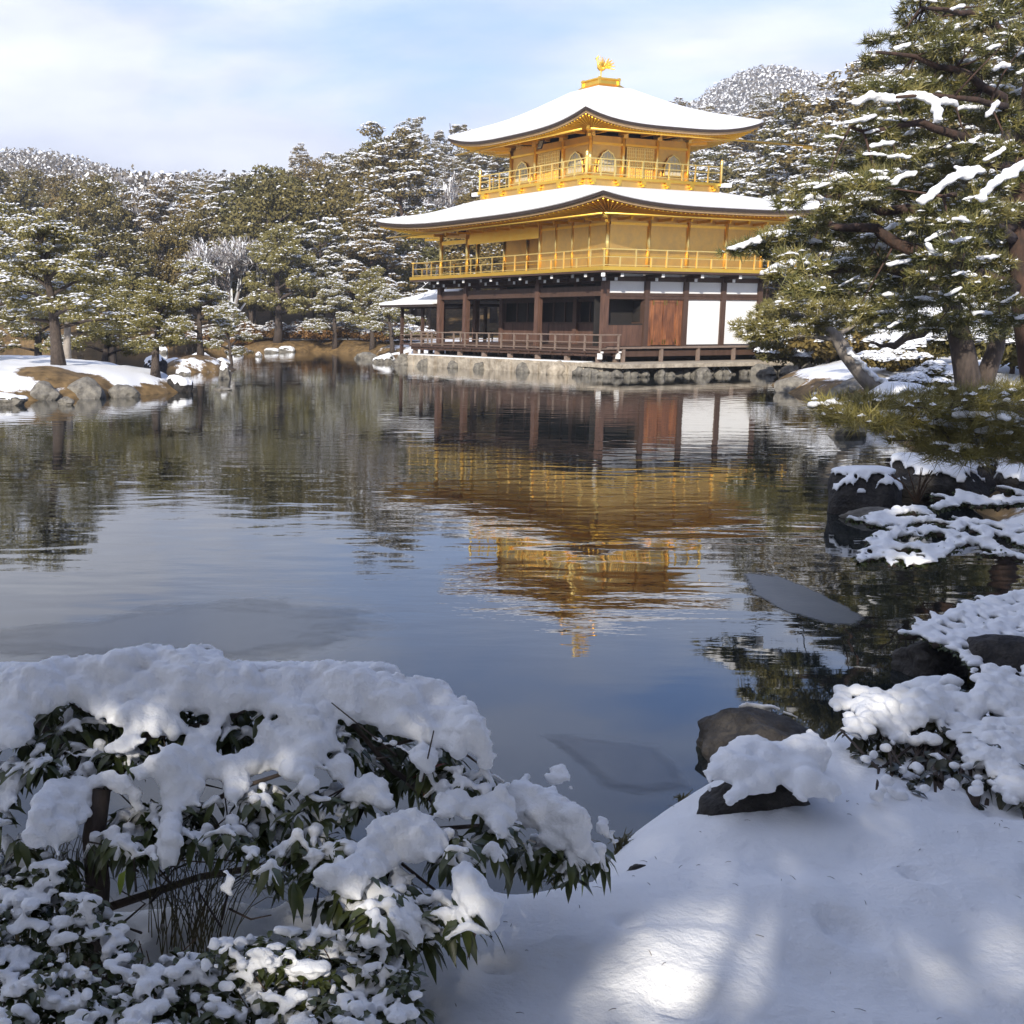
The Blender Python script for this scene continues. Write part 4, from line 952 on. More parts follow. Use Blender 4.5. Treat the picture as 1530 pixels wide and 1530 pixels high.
        for i in range(15):
            t_ = .42 + .56 * i / 14; a = i * 2.4 + rnd.uniform(-.5, .5); reach = (1.1 - t_) * 4.6 * rnd.uniform(.5, 1.1) + .4
            c = np.array([math.cos(a) * reach, math.sin(a) * reach, H * t_]); limbs.append((t_ * .95, c, .08))
            for j in range(3): rr_ = rnd.uniform(.4, .9); cl.append((c[0] + rnd.gauss(0, .6), c[1] + rnd.gauss(0, .6), c[2] + rnd.uniform(-.2, .3), rr_, rr_ * .4))
        cr_ = clump_crown(v + 61, cl, 9000, .13, 900, .10, .5, .4); mats = [M['pineleaf'], M['tree_snow']]; bk = M['redbark']; r0 = .2
    elif kind == 'snowbush':
        for i in range(46):
            a = rnd.uniform(0, 6.28); q = rnd.uniform(0, 1); cl.append((math.cos(a) * q * 5.5, math.sin(a) * q * 5.5, 3.0 + rnd.uniform(-1, 3.0) * (1 - q), 1.3, 1.0))
        cr_ = clump_crown(v + 71, cl, 7000, .30, 5200, .34, .5, .6); mats = [M['broad'], M['tree_snow']]; bk = M['bark']; r0 = .25; H = 4; limbs = []
    elif kind == 'shrub':
        for i in range(26):
            a = rnd.uniform(0, 6.28); q = rnd.uniform(0, 1); cl.append((math.cos(a) * q * 5, math.sin(a) * q * 5, 3.2 + rnd.uniform(-1, 2.5) * (1 - q), 2.2, 1.6))
        cr_ = clump_crown(v + 51, cl, 3500, .33, 420, .5, .4, .7); mats = [M['russet'], M['tree_snow']]; bk = M['bark']; r0 = .25; H = 4; limbs = []
    trunk_mesh(tb, H, r0, lean, limbs, rnd)
    o = tb.build('trunk', bk); tm = o.data; bpy.data.objects.remove(o)
    PROTO[key] = (crown_mesh('crown', cr_, mats), tm)
    return PROTO[key]
NAMES = {'pine': ('pine_tree', 'pine'), 'broad': ('evergreen_tree', 'tree'), 'frost': ('snowy_tree', 'tree'), 'cedar': ('cedar_tree', 'cedar'), 'garden': ('garden_pine', 'pine'), 'bare': ('bare_tree', 'tree'), 'shrub': ('shrub', 'shrub'), 'openpine': ('pine_tree', 'pine'), 'snowbush': ('shrub', 'shrub')}
def place_tree(kind, v, x, y, h, label, group=None, rz=0, z=None, wide=1.0, crownmat=None):
    cm, tm = proto(kind, v); nm, cat = NAMES[kind]
    e = empty(nm, (x, y, gz(x, y) if z is None else z), rz); s = h / 10.0; e.scale = (s * wide, s * wide, s)
    link('crown', cm, e); link('trunk', tm, e)
    return tag(e, label, cat, group)

# skyline the trees may reach (photo pixels)
SKY = [(-300, 235), (0, 258), (60, 262), (130, 268), (220, 282), (320, 268), (380, 262), (430, 244), (480, 232), (540, 238), (575, 212), (620, 180), (660, 188), (690, 215), (760, 210), (900, 200), (960, 182), (1010, 172), (1060, 176), (1110, 168), (1160, 160), (1195, 112), (1240, 120), (1290, 130), (1370, 85), (1450, 90), (1600, 70), (2000, 60)]
def skyline(px): return float(np.interp(px, [a for a, _ in SKY], [b_ for _, b_ in SKY]))
rnd = random.Random(77)
KL = {'pine': 'snow dusted pine', 'broad': 'dark olive evergreen', 'frost': 'snow whitened tree', 'cedar': 'pointed cedar', 'bare': 'bare frosted tree'}
cnt = 0; placed = []
rows = [(93, 9.5, 58), (101, 10, 62), (110, 11, 70), (121, 11.5, 80), (136, 12, 95), (155, 12, 115), (180, 12, 135)]
for ri, (D, hh, step) in enumerate(rows):
    wpx = 1830 / D * 4.6
    px = -60 + rnd.uniform(0, wpx)
    while px < 1420:
        d = D + rnd.uniform(-4, 4) * (1 + ri * .25); x = (px - PPX) / FPX * d
        x *= 1 + 0.0
        lx = px
        px += wpx * rnd.uniform(.75, 1.15)
        if poly_sd(np.array([x]), np.array([d]), POND)[0] > -1.5: continue
        if 700 < lx < 1060 and ri < 2 and d < 103: 
            if rnd.random() < .5: continue
        g = gz(x, d); top = CAMZ + (478 - skyline(lx)) * mpp(d)
        h = min(hh * rnd.uniform(.75, 1.25), top - g + rnd.uniform(-1.6, .3))
        if h < 4: h = 4; 
        if g + h > top + .6: 
            if ri > 3: continue
            h = max(3, top - g)
        r_ = rnd.random()
        if lx < 330: kind = 'broad' if r_ < .66 else 'frost' if r_ < .78 else 'pine' if r_ < .88 else 'bare'
        elif lx < 720: kind = 'pine' if r_ < .28 else 'frost' if r_ < .50 else 'bare' if r_ < .64 else 'broad'
        else: kind = 'pine' if r_ < .45 else 'frost' if r_ < .66 else 'cedar' if r_ < .78 else 'broad'
        side = 'left of the pavilion' if lx < 640 else 'right of the pavilion' if lx > 1080 else 'behind the pavilion'
        row = ['along the far shore', 'close behind the far shore', 'close behind the far shore', 'halfway up the wooded slope', 'halfway up the wooded slope', 'near the skyline', 'near the skyline'][ri]
        place_tree(kind, rnd.randrange(3), x, d, h, f'{KL[kind]} {row} {side}', f'{NAMES[kind][0].replace("_", " ")}s of the wood {row} {side}', rnd.uniform(0, 6.28), wide=rnd.uniform(.9, 1.25)); cnt += 1
# nearer trees right of and behind the pavilion (east shore)
for (px_, D, h, kind, lab) in ((1120, 76, 9.8, 'frost', 'tall snow covered tree just beyond the right end of the lower gold roof'), (1175, 72, 11.8, 'pine', 'tall open pine with reddish trunk right of the upper roof'), (1225, 68, 13.5, 'pine', 'snow laden pine rising highest right of the pavilion'), (1275, 64, 12.0, 'frost', 'dense snowy tree between the pavilion and the near pines'),
        (1330, 60, 12.5, 'pine', 'pine half hidden behind the upper boughs of the near pine'), (1150, 64, 7.5, 'frost', 'lower snowy tree beside the north end of the gold walls'), (1210, 58, 7.5, 'pine', 'middle sized pine behind the near pine boughs'), (1260, 54, 7.0, 'frost', 'snowy bushy tree behind the leaning trunk'), (1400, 56, 13, 'pine', 'tall pine behind the big near pine on the right'), (1470, 52, 12, 'frost', 'snowy tree behind the trunks at the right edge'), (1520, 60, 15, 'pine', 'rightmost tall pine of the far bank'), (1040, 82, 9.0, 'pine', 'pine showing between the two roofs on the right'), (1090, 88, 11.5, 'cedar', 'slim dark cedar topping the trees behind the upper roof')):
    x = (px_ - PPX) / FPX * D; place_tree(kind, rnd.randrange(3), x, D, h, lab, 'tall trees on the right bank', rnd.uniform(0, 6)); cnt += 1
for (px_, D, h, kind, v, lab, wide) in ((170, 92, 9.2, 'broad', 0, 'broad dark brownish evergreen standing out behind the island pines', 1.15), (345, 91, 8.0, 'bare', 1, 'pale frosted bare tree on the far shore in the middle of the left wood', 1.2), (620, 104, 15.8, 'pine', 1, 'tallest snowy pine of the slope just left of the upper roof', 1.0), (480, 112, 13, 'broad', 2, 'brownish pine head breaking the skyline left of the tallest pine', .8),
        (415, 88, 7.6, 'garden', 2, 'layered brown green pine on the far shore right of the bare tree', 1.0), (500, 86, 4.6, 'garden', 1, 'snow topped garden pine over the snowy shore rocks', 1.0), (555, 82, 5.0, 'garden', 2, 'snowy layered pine by the left end of the pavilion deck', .9), (585, 76, 4.0, 'garden', 0, 'small pine crouching at the stone wall left of the pavilion', .9), (60, 96, 9.5, 'broad', 1, 'orange brown evergreen on the far left shore', 1.1), (380, 95, 6.0, 'broad', 2, 'rounded dark bush like tree low on the far shore', 1.2)):
    x = (px_ - PPX) / FPX * D; place_tree(kind, v, x, D, h, lab, None, rnd.uniform(0, 6), wide=wide, z=max(gz(x, D), .2))
# azalea shrubs along the far shore
for i in range(26):
    px_ = 250 + i * 15 + rnd.uniform(-6, 6); D = 91 + rnd.uniform(-2, 3) - (4 if px_ > 470 else 0) - (5 if px_ > 560 else 0); x = (px_ - PPX) / FPX * D
    if poly_sd(np.array([x]), np.array([D]), POND)[0] > -.3: D += 3.5; x = (px_ - PPX) / FPX * D
    place_tree('shrub', i % 2, x, D, rnd.uniform(1.3, 2.6), 'low russet shrub in the clipped belt along the far shore left of the pavilion', 'low russet shrubs along the far shore', rnd.uniform(0, 6), z=max(.1, gz(x, D) - .1))
# snow covered bushes on the right bank, among the trunks
for i, (px_, D, h, lab) in enumerate(((1190, 47, 1.5, 'low snowy bush at the water beside the terrace end'), (1232, 44, 1.8, 'snow mounded bush left of the slanting pine trunk'), (1215, 52, 2.4, 'bigger snow mounded bush behind the terrace end'), (1275, 48, 1.6, 'snow mounded bush seen behind the slanting pine trunk'), (1335, 44, 1.6, 'wide snow mounded bush right of the slanting pine trunk'),
        (1370, 38, 1.3, 'low snowy bush in the shade left of the two dark trunks'), (1405, 46, 2.0, 'snowy bush behind the two dark trunks'), (1330, 36, 1.0, 'small snowy bush on the bank below the slanting trunk'), (1470, 40, 1.9, 'blue shaded snowy bush between the trunks'), (1505, 33, 1.8, 'snowy bush at the foot of the huge near pine'), (1390, 32, .9, 'brown tipped low bush at the bank edge'), (1250, 58, 2.6, 'snowy bush furthest back on the right bank'), (1450, 52, 2.6, 'snowy hedge like bush at the back right'), (1530, 46, 2.6, 'snowy bush at the right edge behind the trunks'), (1300, 56, 2.2, 'snowy bush behind the lawn on the right bank'))):
    x = (px_ - PPX) / FPX * D; place_tree('snowbush', i % 2, x, D, h * 1.8, lab, None, rnd.uniform(0, 6), z=max(.1, gz(x, D) - .25))
# hidden side of the pond: a few trees further left so the wood goes on
# island pines
place_tree('garden', 0, *PZ(88, 548, .75)[:2], 4.5, 'wide layered garden pine with leaning dark trunk on the snowy island', None, .4, wide=1.15)
place_tree('garden', 1, *PZ(-25, 540, .75)[:2], 5.3, 'garden pine cut by the left edge of the photo on the island', None, 1.9, wide=1.0)
pz_ = PZ(232, 560, .5); place_tree('garden', 2, pz_[0], pz_[1], 2.9, 'small layered pine at the rocky tip of the island', None, 2.2, wide=1.25)
pz_ = PZ(300, 536, .5); place_tree('garden', 1, pz_[0], pz_[1], 4.0, 'yellowish snow topped pine on the little islet behind the island tip', None, 4.0, wide=.9)
pz_ = PZ(338, 534, .3); place_tree('garden', 0, pz_[0] + .3, pz_[1], 3.7, 'flat topped snowy pine at the right side of the islet', None, 5.0, wide=.75)
pz_ = PZ(150, 533, .6); place_tree('garden', 2, pz_[0], pz_[1], 4.6, 'snowy pine behind the leaning island pine', None, .9, wide=1.0)
pz_ = PZ(35, 530, .6); place_tree('garden', 1, pz_[0], pz_[1] + 4, 4.9, 'pale needled pine at the back of the island', None, 3.1, wide=1.1)
# pale straight trunk next to the leaning one
mb = MB(); a = PZ(100, 538, .72); mb.tube([a - [0, 0, .3], a + [.02, 0, .7], a + [.05, .1, 1.5], a + [-.1, .1, 2.6]], [.19, .14, .12, .06], 10)
tr = empty('pine_tree', tuple(a)); o = mb.build('trunk', M['palebark']); o.parent = tr; o.matrix_parent_inverse = Matrix.Translation(-Vector(a)); tag(tr, 'pine with a pale straight trunk right beside the leaning island pine', 'pine')
cm, tm = proto('garden', 2); c = link('crown', cm, tr); c.scale = (.40, .40, .38); c.location = (0, .3, .1)

# ------------------------------------------------------------------ far wood on the ridges
def far_wood():
    rng = np.random.default_rng(4); n1_, n2_ = 24000, 20000
    D = np.concatenate([150 + 330 * rng.uniform(0, 1, n1_) ** 1.2, rng.uniform(430, 700, n2_)])
    px = np.concatenate([rng.uniform(-120, 1500, n1_), rng.uniform(900, 1420, n2_)]); x = (px - PPX) / FPX * D; z = ground_z(x, D)
    r_ = rng.uniform(1.1, 2.6, len(D)) * (.6 + D / 500); C = np.stack([x, D, z + r_ * .8], 1)
    rep = 12; C2 = np.repeat(C, rep, 0); rr_ = np.repeat(r_, rep); d = rng.normal(0, 1, C2.shape); d /= np.linalg.norm(d, axis=1)[:, None]; d[:, 2] = np.abs(d[:, 2]) * 1.1 - .15
    P_ = C2 + d * rr_[:, None]; sz = .22 + .55 * np.repeat(D, rep) / 600
    V, F = cards(rng, P_, d, sz, .7, .6)
    snowm = (rng.random(len(F)) < .26 + .16 * (P_[:, 1] > 380)).astype(int)
    me = mesh_np('far_wood', V, F, [M['broad2'], M['tree_snow']], snowm)
    return tag(link('far_wood', me), 'snow dusted wood covering the distant ridges on both sides of the pavilion', 'wood', None, 'stuff')
M['broad2'] = mat('far_foliage', (.10, .085, .06), .8, var=(.16, .13, .095), vscale=.05)
far_wood()

hz = bpy.data.materials.new('haze'); hz.use_nodes = True; t = hz.node_tree; t.nodes.clear()
ho = t.nodes.new('ShaderNodeOutputMaterial'); hv = t.nodes.new('ShaderNodeVolumePrincipled'); hv.inputs['Color'].default_value = (.92, .94, 1.0, 1); hv.inputs['Density'].default_value = .0007; hv.inputs['Anisotropy'].default_value = .2
t.links.new(hv.outputs[0], ho.inputs['Volume'])
mb = MB(); mb.box((-1700, -1700, -1.6), (1700, 1700, 135)); tag(mb.build('haze', hz), kind='stuff')

# ------------------------------------------------------------------ near pines on the right bank, with needle tufts
def tufts(rng, C, axis, ln, wd, nb, spread=.75):
    """needle tufts at C pointing along axis"""
    n = len(C); Cn = np.repeat(C, nb, 0); ax = np.repeat(axis, nb, 0)
    d = ax + rng.normal(0, spread, (n * nb, 3)); d /= np.linalg.norm(d, axis=1)[:, None]
    s = np.cross(d, rng.normal(0, 1, d.shape)); s /= np.linalg.norm(s, axis=1)[:, None]
    l_ = ln * rng.uniform(.65, 1.15, n * nb)[:, None]
    base = Cn + rng.normal(0, ln * .12, Cn.shape)
    V = np.stack([base - s * wd, base + s * wd, base + d * l_], 1).reshape(-1, 3)
    return V, np.arange(len(V)).reshape(-1, 3)
def lumps_mesh(name, L_, m, parent=None, sub=2, seed=0, rough=.22):
    """overlapping soft lumps of snow, each (center, (rx,ry,rz), yaw)"""
    V0, F0 = ico(sub); Vs = []; Fs = []; k = 0; rng = np.random.default_rng(seed)
    for c, r_, yaw in L_:
        f = 1 + rough * np.sin(V0 @ rng.normal(0, 2.4, (3, 3)) + rng.uniform(0, 6, 3)).mean(1)
        v = V0 * f[:, None] * np.array(r_); v[:, 2] = np.where(v[:, 2] < 0, v[:, 2] * .55, v[:, 2])
        cs, sn = math.cos(yaw), math.sin(yaw); v = np.stack([v[:, 0] * cs - v[:, 1] * sn, v[:, 0] * sn + v[:, 1] * cs, v[:, 2]], 1)
        Vs.append(v + np.array(c)); Fs.append(F0 + k); k += len(V0)
    return link(name, mesh_np(name, np.concatenate(Vs), np.concatenate(Fs), [m], smooth=True), parent)
def poisson_poly(rnd, poly, dmin, tries=4000, holes=()):
    xs = [p[0] for p in poly]; ys = [p[1] for p in poly]; out_ = []
    P_ = np.array([[rnd.uniform(min(xs), max(xs)), rnd.uniform(min(ys), max(ys))] for _ in range(tries)])
    sd = poly_sd(P_[:, 0], P_[:, 1], poly)
    for h in holes: sd = np.minimum(sd, -poly_sd(P_[:, 0], P_[:, 1], h))
    for (x, y), s in zip(P_, sd):
        if s < 0: continue
        if all((x - a) ** 2 + (y - b_) ** 2 > dmin * dmin for a, b_, _ in out_): out_.append((x, y, s))
    return out_
def near_pine(label, trunks, limbs, pads, ridges, seed, needle=.13, wd=.006, nb=16, dens=26, bark=None, mat_=None, snowk=.5, matmix=.35, group=None, vox=.028):
    """trunks/limbs: lists of [(px,py,D,r_m)...]; pads (px,py,D,r_px); ridges [(px,py,D)...],r_px"""
    rng = np.random.default_rng(seed); rnd = random.Random(seed); bark = bark or M['redbark']
    base = P(*trunks[0][0][:3]); bx, by = base[0], base[1]; bz = gz(bx, by)
    e = empty('pine_tree', (bx, by, bz)); org = np.array([bx, by, bz])
    mb = MB()
    for tr_ in trunks:
        pts = [P(a[0], a[1], a[2]) - org for a in tr_]
        mb.tube(pts, [a[3] for a in tr_], 12)
    mb.build('trunk', bark, e)
    mb = MB(); lp = []
    for lb in limbs:
        pts = [P(a[0], a[1], a[2]) for a in lb]; q = []
        for i in range(len(pts) - 1):
            for j in range(5): 
                t_ = j / 5; q.append(pts[i] * (1 - t_) + pts[i + 1] * t_ + rng.normal(0, .035, 3))
        q.append(pts[-1]); rs = np.linspace(lb[0][3], lb[-1][3], len(q)); mb.tube([p - org for p in q], rs, 7); lp += q
    lp = np.array(lp) if lp else np.zeros((0, 3))
    for tr_ in trunks:
        pts = np.array([P(a[0], a[1], a[2]) for a in tr_]); lp = np.concatenate([lp, pts[len(pts) // 2:]])
    C = []; A = []; SL = []
    for (px_, py_, D, r_) in pads:
        c = P(px_, py_, D); R_ = r_ * mpp(D); dd = np.linalg.norm(lp - c, axis=1); k = lp[dd.argmin()]
        if dd.min() < 1.1: 
            mid = (k + c) / 2 + rng.normal(0, .05, 3) + [0, 0, -.04]; mb.tube([k - org, mid - org, c - org], [.018, .012, .007], 5)
        n = max(8, int(dens * (R_ / .45) ** 1.6)); a = rng.uniform(0, 6.28, n); q = rng.uniform(0, 1, n) ** .5
        h = rng.uniform(-.32, .38, n) * (1.1 - q * .6)
        o = np.stack([np.cos(a) * q * R_, np.sin(a) * q * R_, h * R_], 1); C.append(c + o)
        A.append(np.stack([np.cos(a) * q * .7, np.sin(a) * q * .7, .45 + h * 1.2], 1))
        for i in range(4 if dd.min() < 1.1 else 0):                      # twigs
            j = rng.integers(n); mb.tube([c - org, c + o[j] - org], [.006, .003], 4)
        if rnd.random() < snowk:
            for i in range(rnd.randint(3, 8)):
                aa = rnd.uniform(0, 6.28); qq = rnd.uniform(0, .9); ln = rnd.uniform(.04, .19) * (R_ / .4) ** .5; c1 = c + np.array([math.cos(aa) * qq * R_, math.sin(aa) * qq * R_, R_ * rnd.uniform(.16, .36)]) - org
                for k_ in (-.8, -.3, .25, .7): r2 = ln * rnd.uniform(.22, .42); SL.append((c1[0] + math.cos(aa) * ln * k_, c1[1] + math.sin(aa) * ln * k_, c1[2] - abs(k_) * ln * .15, r2 * 1.15, r2 * 1.15, r2 * .75))
    mb.build('limb_work', bark, e)
    C = np.concatenate(C); A = np.concatenate(A)
    V, F = tufts(rng, C - org, A, needle, wd, nb)
    mi = np.repeat((rng.random(len(C)) < matmix).astype(int), nb)
    # loose snow caught in the needles
    k = rng.random(len(C)) < min(.55, .66 * snowk)
    V2, F2 = snow_lumps(rng, C[k] - org + [0, 0, needle * .28], needle * .26, .5)
    me = mesh_np('needles', np.concatenate([V, V2]), [F, F2 + len(V)], [mat_ or M['needle'], M['needle2'], M['tree_snow']], np.concatenate([mi, np.full(len(F2), 2)]))
    tag(link('needles', me, e), kind='stuff')
    for pts, r_ in ridges:
        pp = [P(*p) for p in pts]
        for i in range(len(pp) - 1):
            L_ = np.linalg.norm(pp[i + 1] - pp[i]); rm = r_ * mpp(pts[i][2]); n = max(1, int(L_ / (rm * .55)))
            for j in range(n + 1):
                for k_ in range(3): c = pp[i] + (pp[i + 1] - pp[i]) * (j + rnd.random()) / n - org + rng.normal(0, rm * .42, 3); r2 = rm * rnd.uniform(.45, 1.0); SL.append((c[0], c[1], c[2], r2 * 1.2, r2 * 1.2, r2 * .85))
    if SL: tag(blob_mesh(SL, vox, 'snow', [M['snow']], 2, parent=e, sub=1), kind='stuff')
    return tag(e, label, 'pine', group)
rnd = random.Random(12)
main_poly = [(1368, -30), (1342, 35), (1298, 66), (1300, 98), (1292, 138), (1264, 184), (1246, 205), (1225, 240), (1192, 272), (1172, 322), (1115, 374), (1150, 395), (1165, 425), (1250, 450), (1340, 490), (1400, 500), (1530, 480), (1640, 200), (1640, -40)]
gap = [[(1462, 28), (1505, 30), (1500, 56), (1465, 60)], [(1470, 0), (1500, 20), (1450, 30)]]
pads = [(x, y, 19.5 + 3.2 * noise.noise(Vector((x * .008, y * .012, 2))) * 2, rnd.uniform(22, 38) if s > 22 else rnd.uniform(15, 24)) for x, y, s in poisson_poly(rnd, main_poly, 28, 7000, gap)]
pads += [(1092, 377, 20, 15), (1112, 372, 20, 18), (1135, 366, 20, 22), (1160, 352, 20, 24)]
T1 = [[(1560, 640, 20, .24), (1545, 560, 20, .20), (1528, 450, 20.2, .17), (1520, 340, 20.4, .13), (1535, 200, 20.6, .17), (1550, 60, 20.8, .12), (1540, -90, 21, .05)]]
L1 = [[(1540, 190, 20.6, .09), (1450, 110, 19, .07), (1310, 78, 18, .02)], [(1545, 60, 20.8, .08), (1450, 20, 20, .05), (1375, 12, 19, .02)], [(1525, 260, 20.4, .10), (1400, 190, 18, .06), (1270, 190, 17.5, .02)],
      [(1512, 340, 20.4, .12), (1380, 320, 19, .07), (1280, 300, 19, .04), (1200, 285, 19, .02)], [(1510, 430, 20.2, .14), (1400, 385, 19, .10), (1300, 345, 19, .07), (1205, 335, 20, .04), (1105, 372, 20, .015)],
      [(1512, 440, 20.2, .12), (1420, 420, 21, .08), (1300, 400, 21, .05), (1170, 410, 20.5, .02)], [(1535, 200, 20.6, .07), (1480, 150, 18, .05), (1340, 145, 17, .02)], [(1512, 360, 20.4, .08), (1460, 300, 17, .05), (1390, 290, 16.5, .02)]]
RD = 17.2
ridges = [([(1275, 154, RD), (1300, 142, RD), (1330, 149, RD), (1360, 141, RD), (1386, 144, RD)], 7.5), ([(1396, 148, RD), (1402, 176, RD - .2)], 8.5), ([(1385, 150, RD), (1425, 153, RD)], 7), ([(1262, 184, RD), (1288, 178, RD), (1306, 173, RD)], 5),
          ([(1376, 304, 16), (1400, 282, 16), (1422, 266, 16), (1462, 252, 16)], 9), ([(1432, 250, 16), (1448, 264, 16)], 8), ([(1466, 296, 15.6), (1482, 276, 15.6), (1510, 256, 15.6), (1535, 244, 15.6)], 10), ([(1334, 276, 17), (1346, 263, 17), (1363, 259, 17)], 6.5),
          ([(1138, 408, 19), (1165, 396, 19), (1190, 390, 19), (1206, 383, 19)], 7.5), ([(1168, 400, 19), (1174, 412, 19)], 6), ([(1090, 371, 19.8), (1112, 365, 19.8), (1136, 354, 19.6), (1162, 346, 19.6), (1182, 350, 19.6)], 5), ([(1180, 311, 18.5), (1214, 291, 18.5), (1238, 300, 18.5)], 5.5),
          ([(1300, 217, 17.5), (1332, 213, 17.5)], 5), ([(1230, 272, 18), (1260, 261, 18), (1282, 268, 18)], 5), ([(1484, 101, 17), (1504, 96, 17)], 6), ([(1474, 172, 17), (1490, 152, 17)], 6), ([(1382, 360, 17), (1402, 350, 17), (1440, 331, 17)], 5), ([(1385, 363, 16.6), (1394, 377, 16.6)], 5.5), ([(1336, 72, 17.4), (1360, 66, 17.4)], 4.5), ([(1420, 14, 17.6), (1440, 8, 17.6)], 4),
          ([(1450, 212, 17), (1462, 205, 17)], 5), ([(1470, 240, 17), (1500, 222, 17)], 5), ([(1300, 232, 18), (1318, 226, 18)], 5), ([(1325, 396, 18), (1360, 388, 18)], 5), ([(1420, 446, 18), (1460, 440, 18)], 5)]
ridges = [(a_, r_ * .66) for a_, r_ in ridges]
for (x, y, D, r_) in pads:
    if rnd.random() < .42:
        dx = rnd.uniform(7, 18); dy = rnd.uniform(-9, 5); y0 = y - r_ * .30; ridges.append(([(x - dx, y0 + dy * -.5 + 3, D - .35), (x, y0, D - .4), (x + dx, y0 + dy, D - .35)], rnd.uniform(1.6, 3.2)))
near_pine('huge near pine with drooping snow laden boughs filling the right edge', T1, L1, pads, ridges, 3, needle=.165, wd=.0085, nb=18, dens=70, snowk=.9, vox=.022)
# second pine: two dark trunks standing left of the big trunk
p2 = [(x, y, 25 + rnd.uniform(-2, 2), rnd.uniform(26, 40)) for x, y, s in poisson_poly(rnd, [(1330, 400), (1420, 380), (1540, 400), (1540, 500), (1430, 505), (1320, 480)], 26, 900)]
near_pine('dark pine with two stout leaning trunks behind the yellow green low bough', [[(1450, 592, 25, .25), (1438, 520, 25, .22), (1420, 450, 25, .17), (1380, 400, 25, .12)], [(1462, 592, 25.2, .20), (1488, 520, 25.2, .16), (1500, 450, 25.4, .1)]], [[(1425, 465, 25, .12), (1340, 515, 25, .05), (1300, 512, 25, .02)]], p2, [], 5, needle=.17, wd=.010, nb=15, dens=40, bark=M['bark'], snowk=.3)
# leaning pine with a snow edged trunk
p3 = [(x, y, 31 + rnd.uniform(-1.2, 1.2), rnd.uniform(15, 24)) for x, y, s in poisson_poly(rnd, [(1098, 492), (1130, 478), (1170, 440), (1210, 432), (1300, 455), (1330, 480), (1290, 500), (1230, 495), (1180, 500), (1150, 524), (1118, 505)], 13, 1500)]
near_pine('leaning golden green pine with snow along its bare slanting trunk', [[(1318, 588, 31, .26), (1290, 560, 31, .21), (1264, 528, 31, .18), (1248, 502, 31, .15), (1222, 482, 31, .09), (1180, 465, 31, .05)]], [[(1250, 505, 31, .07), (1190, 500, 31, .04), (1120, 494, 31, .015)], [(1250, 500, 31, .07), (1290, 480, 31, .03)]], p3, [([(1266, 520, 30.8), (1282, 538, 30.8), (1300, 556, 30.8), (1318, 570, 30.8)], 3.6)], 7, needle=.16, wd=.011, nb=15, dens=60, bark=M['palebark'], mat_=M['needle2'], snowk=.5, matmix=.6)
# low bough reaching over the water
p4 = [(x, y, 11 + rnd.uniform(-.9, .9), rnd.uniform(24, 36)) for x, y, s in poisson_poly(rnd, [(1232, 606), (1262, 592), (1320, 602), (1400, 588), (1470, 590), (1540, 582), (1580, 600), (1580, 690), (1500, 684), (1440, 688), (1370, 676), (1330, 650), (1280, 640), (1250, 628)], 19, 2500)]
near_pine('low pine bough with long yellow green needles reaching over the water on the right', [[(1760, 760, 11.5, .16), (1740, 640, 11.5, .13), (1700, 500, 11.6, .10), (1690, 380, 11.6, .05)]], [[(1735, 620, 11.5, .07), (1560, 622, 11.3, .05), (1420, 628, 11, .03), (1290, 616, 11, .012)], [(1700, 500, 11.6, .06), (1640, 590, 11.4, .04), (1480, 600, 11.4, .02)], [(1690, 380, 11.6, .04), (1620, 520, 11.4, .02)]], p4,
          [([(1370, 632, 10.6), (1400, 628, 10.6), (1436, 634, 10.6)], 6), ([(1432, 640, 10.6), (1452, 652, 10.6)], 5), ([(1336, 634, 10.8), (1352, 626, 10.8)], 4), ([(1236, 598, 11), (1250, 602, 11)], 3.2), ([(1268, 610, 11), (1282, 616, 11)], 3.2), ([(1462, 626, 11), (1482, 630, 11)], 3.5)], 9, needle=.15, wd=.0032, nb=30, dens=85, mat_=M['needle3'], snowk=.45, matmix=.6, bark=M['bark'], vox=.016)

# ------------------------------------------------------------------ rocks
def rock_at(label, px_, py_, zb, rpx, D=None, aspect=(1, .8, .7), seed=0, m=None, cap=None, dz=0, rz=0, sub=4, amp=.30, group=None, capthr=.4, cover=1.0, name='rock', top=None):
    p = P(px_, py_, D) if D else PZ(px_, py_, zb)
    s = rpx * mpp(p[1]); o, V = rock_mesh(name, s * aspect[0], s * aspect[1], s * aspect[2], seed, m or M['rock'], sub=sub, amp=amp, loc=(p[0], p[1], p[2] + dz), flat=-.5, top=top)
    o.rotation_euler = (0, 0, rz)
    if cap: snowcap(o, V, cap, capthr, seed, cover=cover)
    return tag(o, label, 'rock', group)
# island shore
for i, (x, y, r_, asp, cap, lab) in enumerate(((66, 592, 34, (1, .8, .75), 0, 'big pale lichened boulder on the island shore'), (128, 590, 40, (1, .8, .8), 0, 'widest grey boulder of the island shore'), (182, 588, 30, (1, .8, .62), 0, 'low mossy boulder of the island shore'), (228, 580, 32, (1, .8, .7), .05, 'grey boulder with a snow cap at the island tip'), (266, 580, 30, (1, .9, .8), .05, 'dark rounded boulder ending the island tip'),
        (232, 553, 26, (1, .9, .9), .03, 'black rounded boulder behind the island tip'), (10, 600, 30, (1.3, .8, .5), .04, 'flat boulder at the left edge of the island'), (98, 600, 15, (1, .8, .7), 0, 'small stone between the two big island boulders'))):
    rock_at(lab, x, y + (5 if i != 5 else 0), .0 if i != 5 else .35, r_ * .86, dz=.06, aspect=asp, seed=100 + i, m=M['rock'] if i not in (4, 5) else M['rockdark'], cap=cap, group='boulders of the island shore', sub=3)
rock_at('pointed rock like a lantern stone standing in the water right of the island', 335, 566, 0, 13, aspect=(.9, .8, 1.9), seed=131, cap=.05, sub=3)
